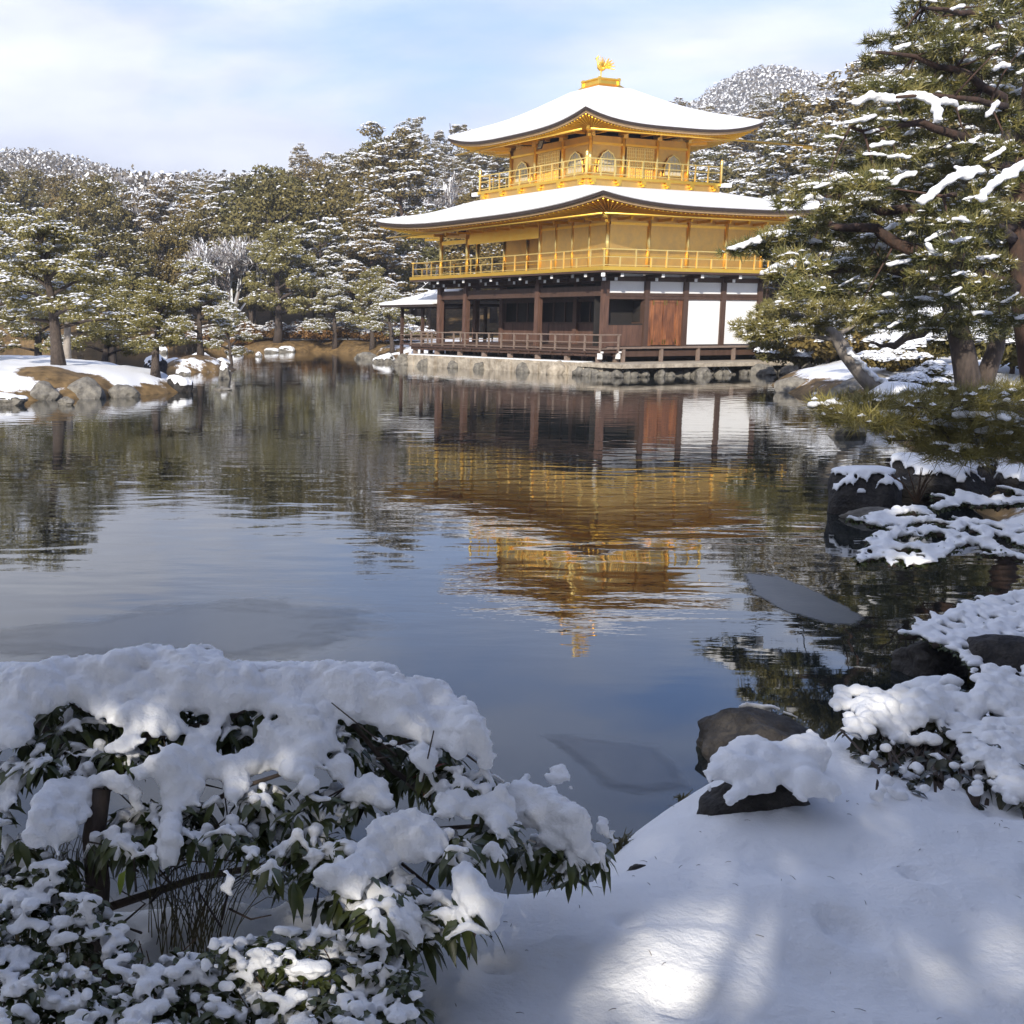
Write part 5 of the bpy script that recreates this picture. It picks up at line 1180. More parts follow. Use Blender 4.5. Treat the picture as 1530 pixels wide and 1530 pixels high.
rock_at('little flat stone just breaking the water below the pointed rock', 334, 583, 0, 13, aspect=(1.2, .8, .35), seed=132, sub=3)
rock_at('small round post like stone with snow on top, alone in the far water', 387, 533, 0, 5.5, aspect=(1, 1, 1.2), seed=133, cap=.05, sub=3)
for i, (x, y, r_) in enumerate(((470, 524, 16), (492, 525, 14), (515, 524, 15), (545, 536, 18), (575, 542, 18), (598, 545, 15), (262, 546, 16), (300, 548, 15), (240, 528, 14), (300, 540, 17), (352, 530, 12), (405, 527, 10), (430, 526, 12), (330, 545, 12), (275, 560, 12))):
    labs = ['snow covered rock under the garden pine of the far shore', 'middle snow covered rock of the far shore', 'snowy rock with dark foot on the far shore', 'pale boulder left of the stone platform', 'rough boulder at the left end of the platform', 'boulder touching the platform corner', 'snowy rock at the back of the islet', 'grey rock in front of the islet pine', 'small snowy rock behind the island', 'wide snowy rock of the islet', 'snowy rock right of the islet', 'tiny rock before the russet shrubs', 'low rock before the russet shrubs', 'dark rock at the right foot of the islet', 'wet rock nearest the islet']
    rock_at(labs[i], x, y, 0, r_, aspect=(1.1, .8, .62), seed=140 + i, cap=.10 if i not in (3, 5) else 0, group='rocks along the far water edge', sub=3, capthr=.3)
rock_at('pale faceted rock alone in the water before the leaning pine', 1186, 586, 0, 36, aspect=(1, .8, .62), seed=171, sub=3)
rock_at('mossy mound like rock under the leaning pine', 1290, 588, .1, 60, aspect=(1.4, .8, .45), seed=172, sub=3, m=M['rock'])
rock_at('grey boulder under the tip of the low pine bough', 1268, 650, 0, 30, aspect=(1, .8, .9), seed=173, sub=3)
rock_at('rough brown rock behind the low bough, half in snow', 1350, 600, .3, 40, aspect=(1.4, .9, .6), seed=174, cap=.06, sub=3)
# dark rocks with snow tops in mid right
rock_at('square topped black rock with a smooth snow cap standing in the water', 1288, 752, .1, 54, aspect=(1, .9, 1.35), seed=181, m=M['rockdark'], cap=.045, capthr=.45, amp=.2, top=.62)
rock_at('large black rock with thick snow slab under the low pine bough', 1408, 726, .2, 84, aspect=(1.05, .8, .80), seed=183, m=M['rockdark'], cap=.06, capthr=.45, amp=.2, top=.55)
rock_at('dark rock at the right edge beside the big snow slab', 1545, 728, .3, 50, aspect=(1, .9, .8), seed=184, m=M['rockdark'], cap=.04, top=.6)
rock_at('brown wet rock at the foot of the square topped black rock', 1305, 775, 0, 36, aspect=(1.3, .8, .5), seed=185, m=M['rock'])
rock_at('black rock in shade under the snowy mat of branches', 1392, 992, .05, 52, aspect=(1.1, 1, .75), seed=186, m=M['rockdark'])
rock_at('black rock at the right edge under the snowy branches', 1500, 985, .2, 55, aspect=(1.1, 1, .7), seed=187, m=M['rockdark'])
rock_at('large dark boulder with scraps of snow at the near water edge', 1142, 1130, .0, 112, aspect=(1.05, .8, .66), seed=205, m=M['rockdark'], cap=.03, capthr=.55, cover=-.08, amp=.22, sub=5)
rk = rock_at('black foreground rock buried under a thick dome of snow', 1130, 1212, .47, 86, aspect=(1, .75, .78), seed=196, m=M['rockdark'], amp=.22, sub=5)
rock_at('small black stone poking out of the foreground snow', 957, 1306, .42, 22, aspect=(1, .8, .7), seed=193, m=M['rockdark'])
rock_at('tiny black stone left of the snow domed rock', 1022, 1224, .33, 16, aspect=(1.4, .8, .6), seed=194, m=M['rockdark'])

# ------------------------------------------------------------------ snow masses traced as thick lumpy bodies
def fill_region(rnd, poly, Df, rmin, rmax, step, holes=(), flat=1.0, k=.9, cav=0):
    """blobs through a region; radius grows away from its outline"""
    xs = [p[0] for p in poly]; ys = [p[1] for p in poly]; X, Y = np.meshgrid(np.arange(min(xs), max(xs), step), np.arange(min(ys), max(ys), step))
    X = X.ravel() + np.array([rnd.uniform(-.5, .5) * step for _ in range(X.size)]); Y = Y.ravel() + np.array([rnd.uniform(-.5, .5) * step for _ in range(Y.size)])
    sd = poly_sd(X, Y, poly)
    for h in holes: sd = np.minimum(sd, -poly_sd(X, Y, h))
    sd = sd + np.array([6.5 * noise.noise(Vector((x * .045, y * .045, 7.7))) + 3.5 * noise.noise(Vector((x * .12, y * .12, 3.1))) for x, y in zip(X, Y)])
    out_ = []
    for x, y, s in zip(X, Y, sd):
        if s < rmin * .35 or (cav and noise.noise(Vector((x * .024, y * .034, 11.3))) > cav): continue
        r_ = min(max(s * k, rmin), rmax) * rnd.uniform(.75, 1.1); D = Df(x, y) + rnd.uniform(-.5, .5) * r_ * .002
        p = P(x, y, D); m_ = r_ * mpp(D); out_.append((p[0], p[1], p[2], m_ * rnd.uniform(.7, 1.45), m_ * rnd.uniform(.8, 1.4), m_ * flat * rnd.uniform(.65, 1.05)))
    return out_
rnd = random.Random(21)
# dome of snow over the foreground rock
dome = [(1050, 1178), (1053, 1150), (1072, 1120), (1100, 1100), (1130, 1097), (1165, 1106), (1180, 1096), (1215, 1092), (1240, 1112), (1236, 1140), (1226, 1150), (1250, 1170), (1262, 1190), (1240, 1200), (1215, 1190), (1196, 1200), (1180, 1180), (1165, 1172), (1150, 1192), (1128, 1186), (1108, 1194), (1088, 1206), (1078, 1192), (1090, 1172), (1076, 1166), (1062, 1184)]
bl = fill_region(rnd, dome, lambda x, y: 4.30 - (y - 1095) * .0038, 6, 20, 7)
bl += fill_region(rnd, [(1085, 1120), (1225, 1112), (1225, 1160), (1080, 1160)], lambda x, y: 4.42, 17, 22, 12)
o = blob_mesh(bl, .009, 'snow_cap', [M['snow']], 3, disp=.003, dscale=14, parent=None); o.parent = rk; o.matrix_parent_inverse = rk.matrix_world.inverted() if False else Matrix.Translation(-Vector(rk.location))

def leaves(rng, C, Dr, ln, wd, droop=.25):
    """pointed folded leaves. C base, Dr direction (unit), each 6 verts"""
    n = len(C); up = np.array([0, 0, 1.]); s = np.cross(Dr, up + rng.normal(0, .25, (n, 3))); s /= np.linalg.norm(s, axis=1)[:, None] + 1e-9
    nm = np.cross(s, Dr); l_ = (ln * rng.uniform(.7, 1.2, n))[:, None]; w_ = (wd * rng.uniform(.8, 1.15, n))[:, None]
    p0 = C; p1 = C + Dr * l_ * .35 - up * l_ * droop * .08; p2 = C + Dr * l_ * .70 - up * l_ * droop * .35; p3 = C + Dr * l_ - up * l_ * droop * .9
    V = np.stack([p0, p1 - s * w_ * .9 + nm * w_ * .25, p1, p1 + s * w_ * .9 + nm * w_ * .25, p2 - s * w_ * .75 + nm * w_ * .2, p2, p2 + s * w_ * .75 + nm * w_ * .2, p3], 1).reshape(-1, 3)
    b_ = np.arange(n)[:, None] * 8
    T = np.concatenate([b_ + np.array([[0, 2, 1]]), b_ + np.array([[0, 3, 2]]), b_ + np.array([[4, 5, 7]]), b_ + np.array([[5, 6, 7]])])
    Q = np.concatenate([b_ + np.array([[1, 2, 5, 4]]), b_ + np.array([[2, 3, 6, 5]])])
    return V, T, Q
def whorls(rng, C, nl, ln, wd, down=.35, droop=.5):
    n = len(C); Cn = np.repeat(C, nl, 0); a = rng.uniform(0, 6.28, n * nl)
    d = np.stack([np.cos(a), np.sin(a), -down + rng.normal(0, .30, n * nl) + np.repeat(rng.normal(0, .35, n), nl)], 1); d /= np.linalg.norm(d, axis=1)[:, None]
    return leaves(rng, Cn + d * .008, d, ln, wd, droop), Cn, d
def leaf_object(name, VT, m, parent):
    V, T, Q = VT; me = mesh_np(name, V, [T, Q], [m], smooth=True); return link(name, me, parent)
def leaf_snow(rng, Cn, d, ln, frac, m, parent, name='leaf_snow', rr_=.016):
    k = rng.random(len(Cn)) < frac; L_ = []
    for c, dd in zip(Cn[k], d[k]):
        l_ = ln * rng.uniform(.5, .9); yaw = math.atan2(dd[1], dd[0]); q = c + dd * l_ * .5 + [0, 0, .010 - l_ * .10]
        L_.append((q, (l_ * .5, rr_ * rng.uniform(.8, 1.3), rr_ * rng.uniform(.6, 1.0)), yaw))
    return tag(lumps_mesh(name, L_, m, parent, 2, 5, .25), kind='stuff') if L_ else None

# --- the big foreground shrub
rng = np.random.default_rng(8); rnd = random.Random(8)
sb = empty('shrub', tuple(P(140, 1430, 2.9))); sbo = Vector(sb.location)
def adopt(o, e, v):
    o.parent = e; o.matrix_parent_inverse = Matrix.Translation(-v); return o
def DB(x, y): return 3.38 - .0019 * (y - 955) + .10 * noise.noise(Vector((x * .012, y * .012, 5))) + (.15 if x > 760 else 0)
upper = [(-60, 1010), (0, 1000), (50, 985), (80, 974), (140, 978), (180, 964), (240, 962), (270, 964), (295, 956), (330, 968), (345, 982), (405, 1000), (440, 990), (480, 986), (540, 990), (600, 1008), (668, 1016), (690, 1040), (712, 1055), (735, 1100), (740, 1145), (722, 1160), (700, 1120), (690, 1150), (660, 1120), (645, 1160), (620, 1150), (600, 1120), (560, 1108), (520, 1080), (500, 1068), (510, 1110), (528, 1150), (528, 1182), (508, 1178), (490, 1150), (472, 1150), (478, 1182), (450, 1190), (438, 1170), (400, 1150), (380, 1160), (360, 1200), (340, 1210), (332, 1170), (310, 1165), (300, 1205), (275, 1215), (274, 1260), (266, 1298), (238, 1300), (230, 1262), (244, 1200), (228, 1160), (212, 1170), (222, 1235), (205, 1230), (190, 1190), (160, 1175), (142, 1190), (140, 1225), (118, 1238), (105, 1262), (92, 1262), (90, 1300), (80, 1305), (76, 1262), (36, 1272), (33, 1240), (50, 1190), (62, 1160), (110, 1160), (150, 1152), (200, 1145), (235, 1120), (222, 1098), (170, 1108), (140, 1092), (118, 1072), (80, 1068), (52, 1076), (44, 1110), (20, 1122), (-60, 1140)]
holes = [[(80, 1062), (110, 1052), (150, 1075), (205, 1108), (212, 1140), (165, 1150), (95, 1140), (60, 1110)], [(332, 1072), (362, 1064), (392, 1068), (378, 1102), (345, 1126), (322, 1118), (330, 1098)], [(272, 1066), (312, 1068), (306, 1082), (276, 1084)]]
bl = [b_ for b_ in fill_region(rnd, upper, DB, 5, 18, 7.5, holes, cav=.36) if rnd.random() > .10]
# smaller masses hanging lower and to the right
low = [([(205, 1090), (225, 1100), (215, 1120), (120, 1135), (88, 1125), (100, 1118), (140, 1118)], 0.0), ([(520, 1170), (545, 1150), (578, 1162), (592, 1205), (575, 1215), (540, 1200), (500, 1200)], 0), ([(560, 1215), (620, 1205), (668, 1235), (674, 1268), (650, 1290), (600, 1290), (560, 1320), (520, 1340), (500, 1310), (535, 1260)], 0), ([(668, 1210), (705, 1192), (780, 1160), (830, 1178), (880, 1210), (888, 1250), (900, 1290), (880, 1300), (845, 1270), (830, 1285), (800, 1240), (770, 1240), (740, 1262), (720, 1220), (690, 1225)], 0),
       ([(672, 1300), (700, 1280), (730, 1310), (752, 1350), (752, 1385), (735, 1400), (715, 1370), (690, 1370), (672, 1340)], 0), ([(812, 1152), (840, 1140), (860, 1160), (855, 1180), (840, 1165), (828, 1182), (814, 1168)], 0), ([(890, 1215), (905, 1222), (930, 1262), (922, 1270), (900, 1250), (888, 1240)], .1), ([(470, 1290), (510, 1280), (545, 1310), (540, 1350), (500, 1345), (470, 1320)], 0), ([(580, 1330), (630, 1340), (635, 1400), (625, 1430), (600, 1400), (575, 1370)], 0), ([(-40, 1140), (25, 1130), (40, 1160), (20, 1210), (-40, 1220)], .1),
       ([(650, 1180), (690, 1175), (705, 1200), (670, 1225), (640, 1225)], 0), ([(330, 1300), (350, 1310), (345, 1340), (325, 1330)], 0), ([(430, 1230), (480, 1225), (500, 1260), (470, 1290), (430, 1280)], .15)]
for poly, dd in low: bl += fill_region(rnd, poly, lambda x, y: DB(x, y) + dd, 5, 16, 8)
# the far half of the dome, hidden from the photo's side
for i in range(520):
    x = rnd.uniform(-.75, .62); D = rnd.uniform(3.4, 4.15); zt = 1.42 - .55 * ((D - 3.3) / .9) ** 2 - .22 * (abs(x + .05) / .7) ** 2; r_ = rnd.uniform(.035, .06)
    zt = min(zt, P(382 + x / D * FPX, 985 if x < .38 else 1040, D)[2] - r_) ; bl.append((x, D, zt, r_, r_, r_ * .8))
o = blob_mesh(bl, .0068, 'snow_load', [M['snow']], 2, disp=.0048, dscale=36); adopt(o, sb, sbo)
mb = MB()
def br(pts, r0, r1): mb.tube([P(p[0], p[1], p[2] + (.14 if r0 < .03 and p[0] < 500 else 0)) for p in pts], np.linspace(r0, r1, len(pts)) * (.8 if r0 > .03 else .55), 9)
br([(150, 1470, 2.9), (140, 1400, 2.9), (146, 1320, 2.92), (140, 1250, 2.95), (150, 1180, 3.0)], .046, .034)
br([(150, 1190, 3.0), (220, 1100, 3.05), (330, 1080, 3.1), (400, 1040, 3.2)], .028, .01); br([(150, 1190, 3.0), (90, 1110, 3.1), (30, 1060, 3.2), (-60, 1050, 3.3)], .026, .01)
br([(150, 1360, 2.95), (300, 1310, 3.25), (480, 1280, 3.25), (640, 1240, 3.15), (760, 1230, 3.2), (880, 1240, 3.2)], .022, .006)
br([(665, 1216, 3.2), (630, 1180, 3.2), (585, 1150, 3.2), (555, 1115, 3.2), (510, 1060, 3.25)], .016, .012); br([(660, 1212, 3.2), (560, 1262, 3.1), (470, 1300, 3.1)], .016, .008)
br([(146, 1300, 2.9), (240, 1240, 2.85), (350, 1180, 2.85), (470, 1140, 2.9)], .018, .008); br([(560, 1120, 3.2), (640, 1100, 3.2), (700, 1130, 3.2), (740, 1160, 3.2)], .01, .004); br([(600, 1290, 2.9), (650, 1330, 2.85), (690, 1370, 2.8), (735, 1400, 2.8)], .008, .004)
for i in range(34): 
    x, y = rnd.uniform(60, 620), rnd.uniform(1120, 1400); d = DB(x, y) + rnd.uniform(-.02, .15); br([(x, y, d), (x + rnd.uniform(-50, 50), y + rnd.uniform(-60, 20), d + rnd.uniform(-.1, .1)), (x + rnd.uniform(-80, 80), y + rnd.uniform(-90, 10), d + rnd.uniform(-.1, .1))], .006, .003)
adopt(mb.build('branch_work', M['bark']), sb, sbo)
areas = [([(0, 1090), (200, 1130), (215, 1160), (140, 1180), (60, 1160), (0, 1180)], 26, .06), ([(130, 1230), (230, 1200), (330, 1190), (420, 1170), (530, 1160), (560, 1220), (600, 1300), (640, 1400), (560, 1400), (440, 1340), (340, 1270), (250, 1280), (140, 1270)], 135, .04), ([(610, 1118), (650, 1130), (740, 1160), (720, 1200), (665, 1180)], 22, .05), ([(640, 1240), (780, 1230), (900, 1270), (860, 1320), (760, 1280), (660, 1290)], 46, .05),
         ([(560, 1310), (660, 1340), (740, 1390), (700, 1400), (600, 1410), (540, 1380)], 42, .05), ([(320, 1062), (400, 1062), (380, 1110), (330, 1120)], 7, .09), ([(80, 1050), (210, 1110), (180, 1140), (80, 1120)], 20, .09), ([(480, 1080), (560, 1110), (560, 1150), (500, 1130)], 10, .08), ([(-20, 1180), (60, 1270), (130, 1280), (60, 1350), (-20, 1320)], 30, .12)]
C = []
for poly, n, dd in areas:
    k = 0
    while k < n:
        x = rnd.uniform(min(p[0] for p in poly), max(p[0] for p in poly)); y = rnd.uniform(min(p[1] for p in poly), max(p[1] for p in poly))
        if poly_sd(np.array([x]), np.array([y]), poly)[0] > 0: C.append(P(x, y, DB(x, y) + dd + rnd.uniform(-.05, .10))); k += 1
def whorl_snow(rng, C, Cn, dd_, nl, frac, rc, rl, ln):
    o_ = []
    for i, c in enumerate(C):
        if rng.random() > frac: continue
        r_ = rc * rng.uniform(.7, 1.4); o_.append((c[0], c[1], c[2] + r_ * .5, r_, r_, r_ * .8))
        for d in dd_[i * nl:(i + 1) * nl]:
            if rng.random() < .55:
                for s_ in np.arange(.15, rng.uniform(.4, .95), .14): q = c + d * ln * s_; r2 = rl * rng.uniform(.75, 1.25) * (1.15 - s_ * .5); o_.append((q[0], q[1], q[2] + r2 * .45 - ln * s_ * s_ * .35, r2, r2, r2 * .7))
    return o_
nfront = len(C)
for i in range(230):                            # foliage inside the dome
    x = rnd.uniform(-.72, .60); D = rnd.uniform(3.25, 3.85); zt = P(382 + x / D * FPX, 1000 if x < .4 else 1060, D)[2]; C.append(np.array([x, D, zt - rnd.uniform(.09, .24)]))
C = np.array(C); VT, Cn, dd_ = whorls(rng, C, 6, .064, .0130, .30, .6)
adopt(leaf_object('leaves', VT, M['leaf'], None), sb, sbo)
adopt(tag(blob_mesh(whorl_snow(rng, C[:nfront], Cn, dd_, 6, .86, .016, .0105, .06), .0048, 'leaf_snow', [M['snow']], 1, sub=1), kind='stuff'), sb, sbo)
# hanging lower fringe of separate leaves, three red ones and a bright one
def leaf_px(pts, m, nm):
    V = []; T = []; Q = []; k = 0
    for (x, y, ang, ln, wd, D) in pts:
        c = P(x, y, D); a = R(ang); d = np.array([math.cos(a), -.15, -math.sin(a)]); d /= np.linalg.norm(d); v, t_, q_ = leaves(rng, c[None], d[None], ln, wd, .15)
        V.append(v); T.append(t_ + k); Q.append(q_ + k); k += len(v)
    return adopt(leaf_object(nm, (np.concatenate(V), np.concatenate(T), np.concatenate(Q)), m, None), sb, sbo)
leaf_px([(668, 1140, 165, .085, .013, 3.05), (640, 1150, 100, .06, .013, 3.04), (715, 1382, 110, .07, .012, 2.78)], M['leafred'], 'red_leaves')
leaf_px([(188, 1300, 105, .07, .021, 2.74), (868, 1290, 88, .09, .016, 3.1), (640, 1395, 250, .03, .012, 2.8)], M['leafyellow'], 'bright_leaves')
leaf_px([(470, 1340, 95, .085, .014, 2.75), (500, 1335, 60, .085, .013, 2.76), (540, 1350, 75, .09, .014, 2.75), (575, 1360, 100, .09, .016, 2.75), (590, 1345, 120, .085, .015, 2.76), (690, 1375, 150, .06, .013, 2.78), (735, 1385, 60, .06, .009, 2.78), (870, 1270, 70, .06, .012, 3.1), (905, 1268, 60, .03, .009, 3.15), (320, 1260, 100, .07, .012, 2.78), (300, 1300, 95, .05, .013, 2.78), (610, 1390, 80, .08, .014, 2.75), (625, 1420, 70, .05, .012, 2.75)], M['leaf'], 'hanging_leaves')
tag(sb, 'big dome shaped evergreen shrub buried in thick snow, nearest at lower left', 'shrub')

# --- low shrub under it at the lower left
s2 = empty('shrub', tuple(P(250, 1560, 2.3))); s2o = Vector(s2.location); rng = np.random.default_rng(18)
def DL(x, y): return 2.75 - (y - 1300) * .0018 + .1 * noise.noise(Vector((x * .02, y * .02, 9)))
lowp = [(-40, 1330), (60, 1290), (110, 1300), (150, 1340), (200, 1440), (300, 1420), (380, 1400), (470, 1390), (550, 1400), (600, 1440), (620, 1500), (560, 1560), (-40, 1600)]
bl = []
for x, y, s_ in poisson_poly(rnd, lowp, 17, 4000):
    if rnd.random() < .20: continue
    for k in range(rnd.randint(4, 10)):
        r_ = 3.5 + 11 * rnd.random() ** 1.6; d = DL(x, y) + rnd.uniform(-.03, .05); p = P(x + rnd.uniform(-16, 16), y + rnd.uniform(-11, 9), d); m_ = r_ * mpp(d); bl.append((p[0], p[1], p[2], m_ * rnd.uniform(.6, 1.8), m_ * rnd.uniform(.7, 1.5), m_ * rnd.uniform(.35, .8)))
adopt(blob_mesh(bl, .0055, 'snow_load', [M['snow']], 2, disp=.0034, dscale=46), s2, s2o)
C = np.array([P(x, y, DL(x, y) + rnd.uniform(.0, .08)) for x, y, s_ in poisson_poly(rnd, [(p[0] * 1.02, p[1] + 5) for p in lowp], 12, 9000)])
VT, Cn, dd_ = whorls(rng, C, 7, .030, .0085, .1, .3); adopt(leaf_object('leaves', VT, M['leaf'], None), s2, s2o)
mb = MB()
for i in range(36):
    x, y = rnd.uniform(0, 600), rnd.uniform(1420, 1560); d = DL(x, y) + .05; mb.tube([P(x, y + 60, d + .05), P(x + rnd.uniform(-12, 12), y, d), P(x + rnd.uniform(-20, 20), y - 22, d)], [.003, .002, .0012], 5)
adopt(mb.build('branch_work', M['twig']), s2, s2o)
tag(s2, 'low small leaved shrub speckled with snow under the big dome shaped shrub', 'shrub')
# sedge clump between them
sg = empty('sedge_clump', tuple(P(270, 1400, 3.0))); V = []; mb = MB()
for i in range(150):
    x0 = rnd.choice((rnd.uniform(220, 330), rnd.uniform(20, 110))); y0 = 1480; D0 = 3.02 + rnd.uniform(-.1, .15); dx = rnd.uniform(-130, 170) if x0 > 200 else rnd.uniform(-60, 90); hh = rnd.uniform(150, 270)
    pts = [P(x0 + dx * t_ ** 1.4, y0 - hh * math.sin(t_ * 2.2) * .9, D0 + .1 * t_) for t_ in np.linspace(0, 1, 7)]; mb.tube(pts, [.0022, .002, .0018, .0016, .0012, .0009, .0004], 3)
adopt(mb.build('blades', M['grassblade']), sg, Vector(sg.location)); tag(sg, 'clump of thin arching sedge behind the trunk of the big snowy shrub', 'grass clump')

# --- snowy shrub at the right
s3 = empty('shrub', tuple(PZ(1450, 1210, .55))); s3o = Vector(s3.location); rng = np.random.default_rng(28)
def DR(x, y): return 5.05 - (y - 990) * .0045 + .12 * noise.noise(Vector((x * .015, y * .015, 3)))
reg = [(1252, 1075), (1262, 1058), (1290, 1045), (1330, 1040), (1345, 1028), (1380, 1030), (1400, 1012), (1440, 1000), (1480, 990), (1560, 992), (1640, 1010), (1640, 1180), (1545, 1200), (1500, 1205), (1488, 1180), (1470, 1150), (1440, 1150), (1425, 1110), (1400, 1082), (1370, 1085), (1350, 1105), (1338, 1130), (1325, 1110), (1310, 1088), (1296, 1112), (1275, 1095), (1258, 1092)]
bl = [b_ for b_ in fill_region(rnd, reg, DR, 5, 13, 8, cav=.42) if rnd.random() > .2]
for i in range(70):
    x, y = rnd.choice(((rnd.uniform(1250, 1400), rnd.uniform(1030, 1060)), (rnd.uniform(1290, 1530), rnd.uniform(1100, 1195)))); d = DR(x, y) - .02; p = P(x, y, d); m_ = rnd.uniform(7, 13) * mpp(d); bl.append((p[0], p[1], p[2], m_, m_, m_ * .85))
adopt(blob_mesh(bl, .008, 'snow_load', [M['snow']], 2, disp=.006, dscale=26), s3, s3o)
C = []
for poly, n in (([(1265, 1085), (1400, 1075), (1440, 1120), (1480, 1180), (1500, 1205), (1400, 1200), (1330, 1175), (1285, 1130)], 120), ([(1430, 1080), (1540, 1090), (1540, 1205), (1480, 1200)], 60)):
    for x, y, s_ in poisson_poly(rnd, poly, 11, n * 12): C.append(P(x, y, DR(x, y) + rnd.uniform(-.02, .2)))
for x, y, s_ in poisson_poly(rnd, [(1268, 1062), (1400, 1040), (1540, 1010), (1540, 1120), (1400, 1100)], 13, 1500): C.append(P(x, y, DR(x, y) + rnd.uniform(.0, .12)))
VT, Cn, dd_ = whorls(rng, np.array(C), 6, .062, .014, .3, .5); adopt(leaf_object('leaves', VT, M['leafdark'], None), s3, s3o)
adopt(tag(blob_mesh(whorl_snow(rng, np.array(C), Cn, dd_, 6, .22, .02, .013, .06), .008, 'leaf_snow', [M['snow']], 1, sub=1), kind='stuff'), s3, s3o)
mb = MB()
for i in range(26): x = rnd.uniform(1300, 1530); mb.tube([P(x, 1205, DR(x, 1205) + .1), P(x + rnd.uniform(-30, 30), 1150, DR(x, 1150) + .08), P(x + rnd.uniform(-60, 60), 1090, DR(x, 1090) + .05)], [.01, .007, .004], 6)
adopt(mb.build('branch_work', M['bark']), s3, s3o)
tag(s3, 'broad leaved shrub under rounded snow at the right edge of the near bank', 'shrub')

# --- mats of snow covered branches over the water, right
def snowy_branches(label, paths, Df, rpx, seed, voxel, regions=(), leafn=120, leaf=.03, step=.5, scatter=2, cat='shrub'):
    rnd = random.Random(seed); rng = np.random.default_rng(seed); c0 = P(paths[0][0][0], paths[0][0][1], Df(*paths[0][0])); g_ = gz(c0[0], c0[1])
    e = empty('creeping_shrub', (c0[0], c0[1], max(g_, 0))); eo = Vector(e.location); bl = []; mb = MB(); C = []
    extra = []
    for path in paths:
        for i in range(len(path) - 1):
            for _ in range(max(1, int(math.hypot(path[i + 1][0] - path[i][0], path[i + 1][1] - path[i][1]) / 16))):
                t_ = rnd.random(); x = path[i][0] + (path[i + 1][0] - path[i][0]) * t_; y = path[i][1] + (path[i + 1][1] - path[i][1]) * t_; extra.append([(x, y), (x + rnd.uniform(-26, 6), y + rnd.uniform(-9, 7)), (x + rnd.uniform(-44, 0), y + rnd.uniform(-12, 12))])
    nmain = len(paths)
    for ip, path in enumerate(list(paths) + extra):
        side_ = ip >= nmain
        pts = [P(x, y, Df(x, y)) for x, y in path]; mb.tube([p - [0, 0, rpx * mpp(Df(*path[0])) * .7] for p in pts], np.linspace(.03, .012, len(pts)), 7)
        for i in range(len(pts) - 1):
            L_ = np.linalg.norm(pts[i + 1] - pts[i]); rm = rpx * (.42 if side_ else .66) * mpp(Df(*path[i])); n = max(2, int(L_ / (rm * step)))
            for j in range(n):
                if side_ and rnd.random() < .3: continue
                p = pts[i] + (pts[i + 1] - pts[i]) * j / n
                for _ in range(scatter):
                    q = p + np.array([rnd.gauss(0, rm * .6), rnd.gauss(0, rm * 1.1), rnd.gauss(0, rm * .5)]); r_ = rm * rnd.uniform(.45, 1.05); bl.append((q[0], q[1], q[2], r_ * 1.2, r_ * 1.2, r_ * .8)); 
                    if rnd.random() < .5: C.append(q - [0, 0, rm * .9])
    for reg in regions: bl += [b_ for b_ in fill_region(rnd, reg, Df, rpx * .4, rpx * .95, rpx * .8) if rnd.random() > .22]; C += [np.array(b_[:3]) - [0, 0, b_[5] * rnd.uniform(.2, .9)] for b_ in bl[-400:]]
    adopt(blob_mesh(bl, voxel, 'snow_load', [M['snow']], 2, disp=voxel * .35, dscale=10), e, eo)
    adopt(mb.build('branch_work', M['bark']), e, eo)
    C = np.array(C); C = C[rng.permutation(len(C))[:leafn * 3]]
    VT, Cn, dd_ = whorls(rng, C, 6, leaf, leaf * .28, .2, .3); adopt(leaf_object('leaves', VT, M['leaf'], None), e, eo)
    return tag(e, label, cat)
snowy_branches('creeping shrub with snow lined branches over the water, upper layer', [[(1560, 745), (1500, 750), (1440, 745), (1400, 756)], [(1470, 745), (1445, 738), (1425, 750)], [(1560, 742), (1520, 735)], [(1560, 798), (1500, 785), (1440, 778), (1425, 790)], [(1390, 765), (1350, 760), (1310, 772), (1305, 782), (1350, 778), (1395, 775)]], lambda x, y: 9.6 - (y - 750) * .012, 7.5, 41, .017, leafn=220)
snowy_branches('creeping shrub with snow lined branches over the water, lower layer', [[(1560, 840), (1500, 825), (1470, 805), (1430, 810), (1390, 835), (1370, 838), (1330, 825), (1300, 832)], [(1470, 805), (1480, 790), (1450, 790)], [(1440, 800), (1380, 790), (1340, 795), (1310, 812)], [(1560, 820), (1520, 800), (1490, 795)], [(1420, 820), (1370, 815), (1320, 815)]], lambda x, y: 8.8 - (y - 820) * .010, 7.5, 43, .015, leafn=220)
snowy_branches('sloping mat of snow covered branches above the black shaded rock', [[(1600, 880), (1530, 885), (1460, 905), (1400, 930), (1365, 945)], [(1600, 930), (1530, 925), (1450, 945), (1400, 960)], [(1600, 970), (1540, 965), (1480, 985), (1440, 975)]], lambda x, y: 7.6 - (y - 930) * .010, 8, 45, .012, regions=[[(1360, 945), (1400, 925), (1460, 900), (1530, 880), (1600, 880), (1600, 970), (1530, 960), (1490, 965), (1460, 1000), (1440, 990), (1430, 975), (1400, 968)]], leafn=160)
o = rock_at('snow covered rounded stone at the water between the shrubs', 1390, 1040, .1, 30, aspect=(1.4, 1, .6), seed=199, m=M['rockdark'], cap=.04, capthr=.2)
# red twigs beside the rocks
tw = empty('twig_clump', tuple(P(1370, 745, 11))); mb = MB()
for i in range(9):
    dx = rnd.uniform(-45, 35); mb.tube([P(1370 + rnd.uniform(-4, 4), 752, 11), P(1370 + dx * .5, 722, 11), P(1370 + dx, 696 + abs(dx) * .3, 11)], [.009, .006, .003], 5)
adopt(mb.build('twigs', M['twig']), tw, Vector(tw.location)); tag(tw, 'small fan of bare reddish twigs before the big snow slabbed rock', 'twigs')
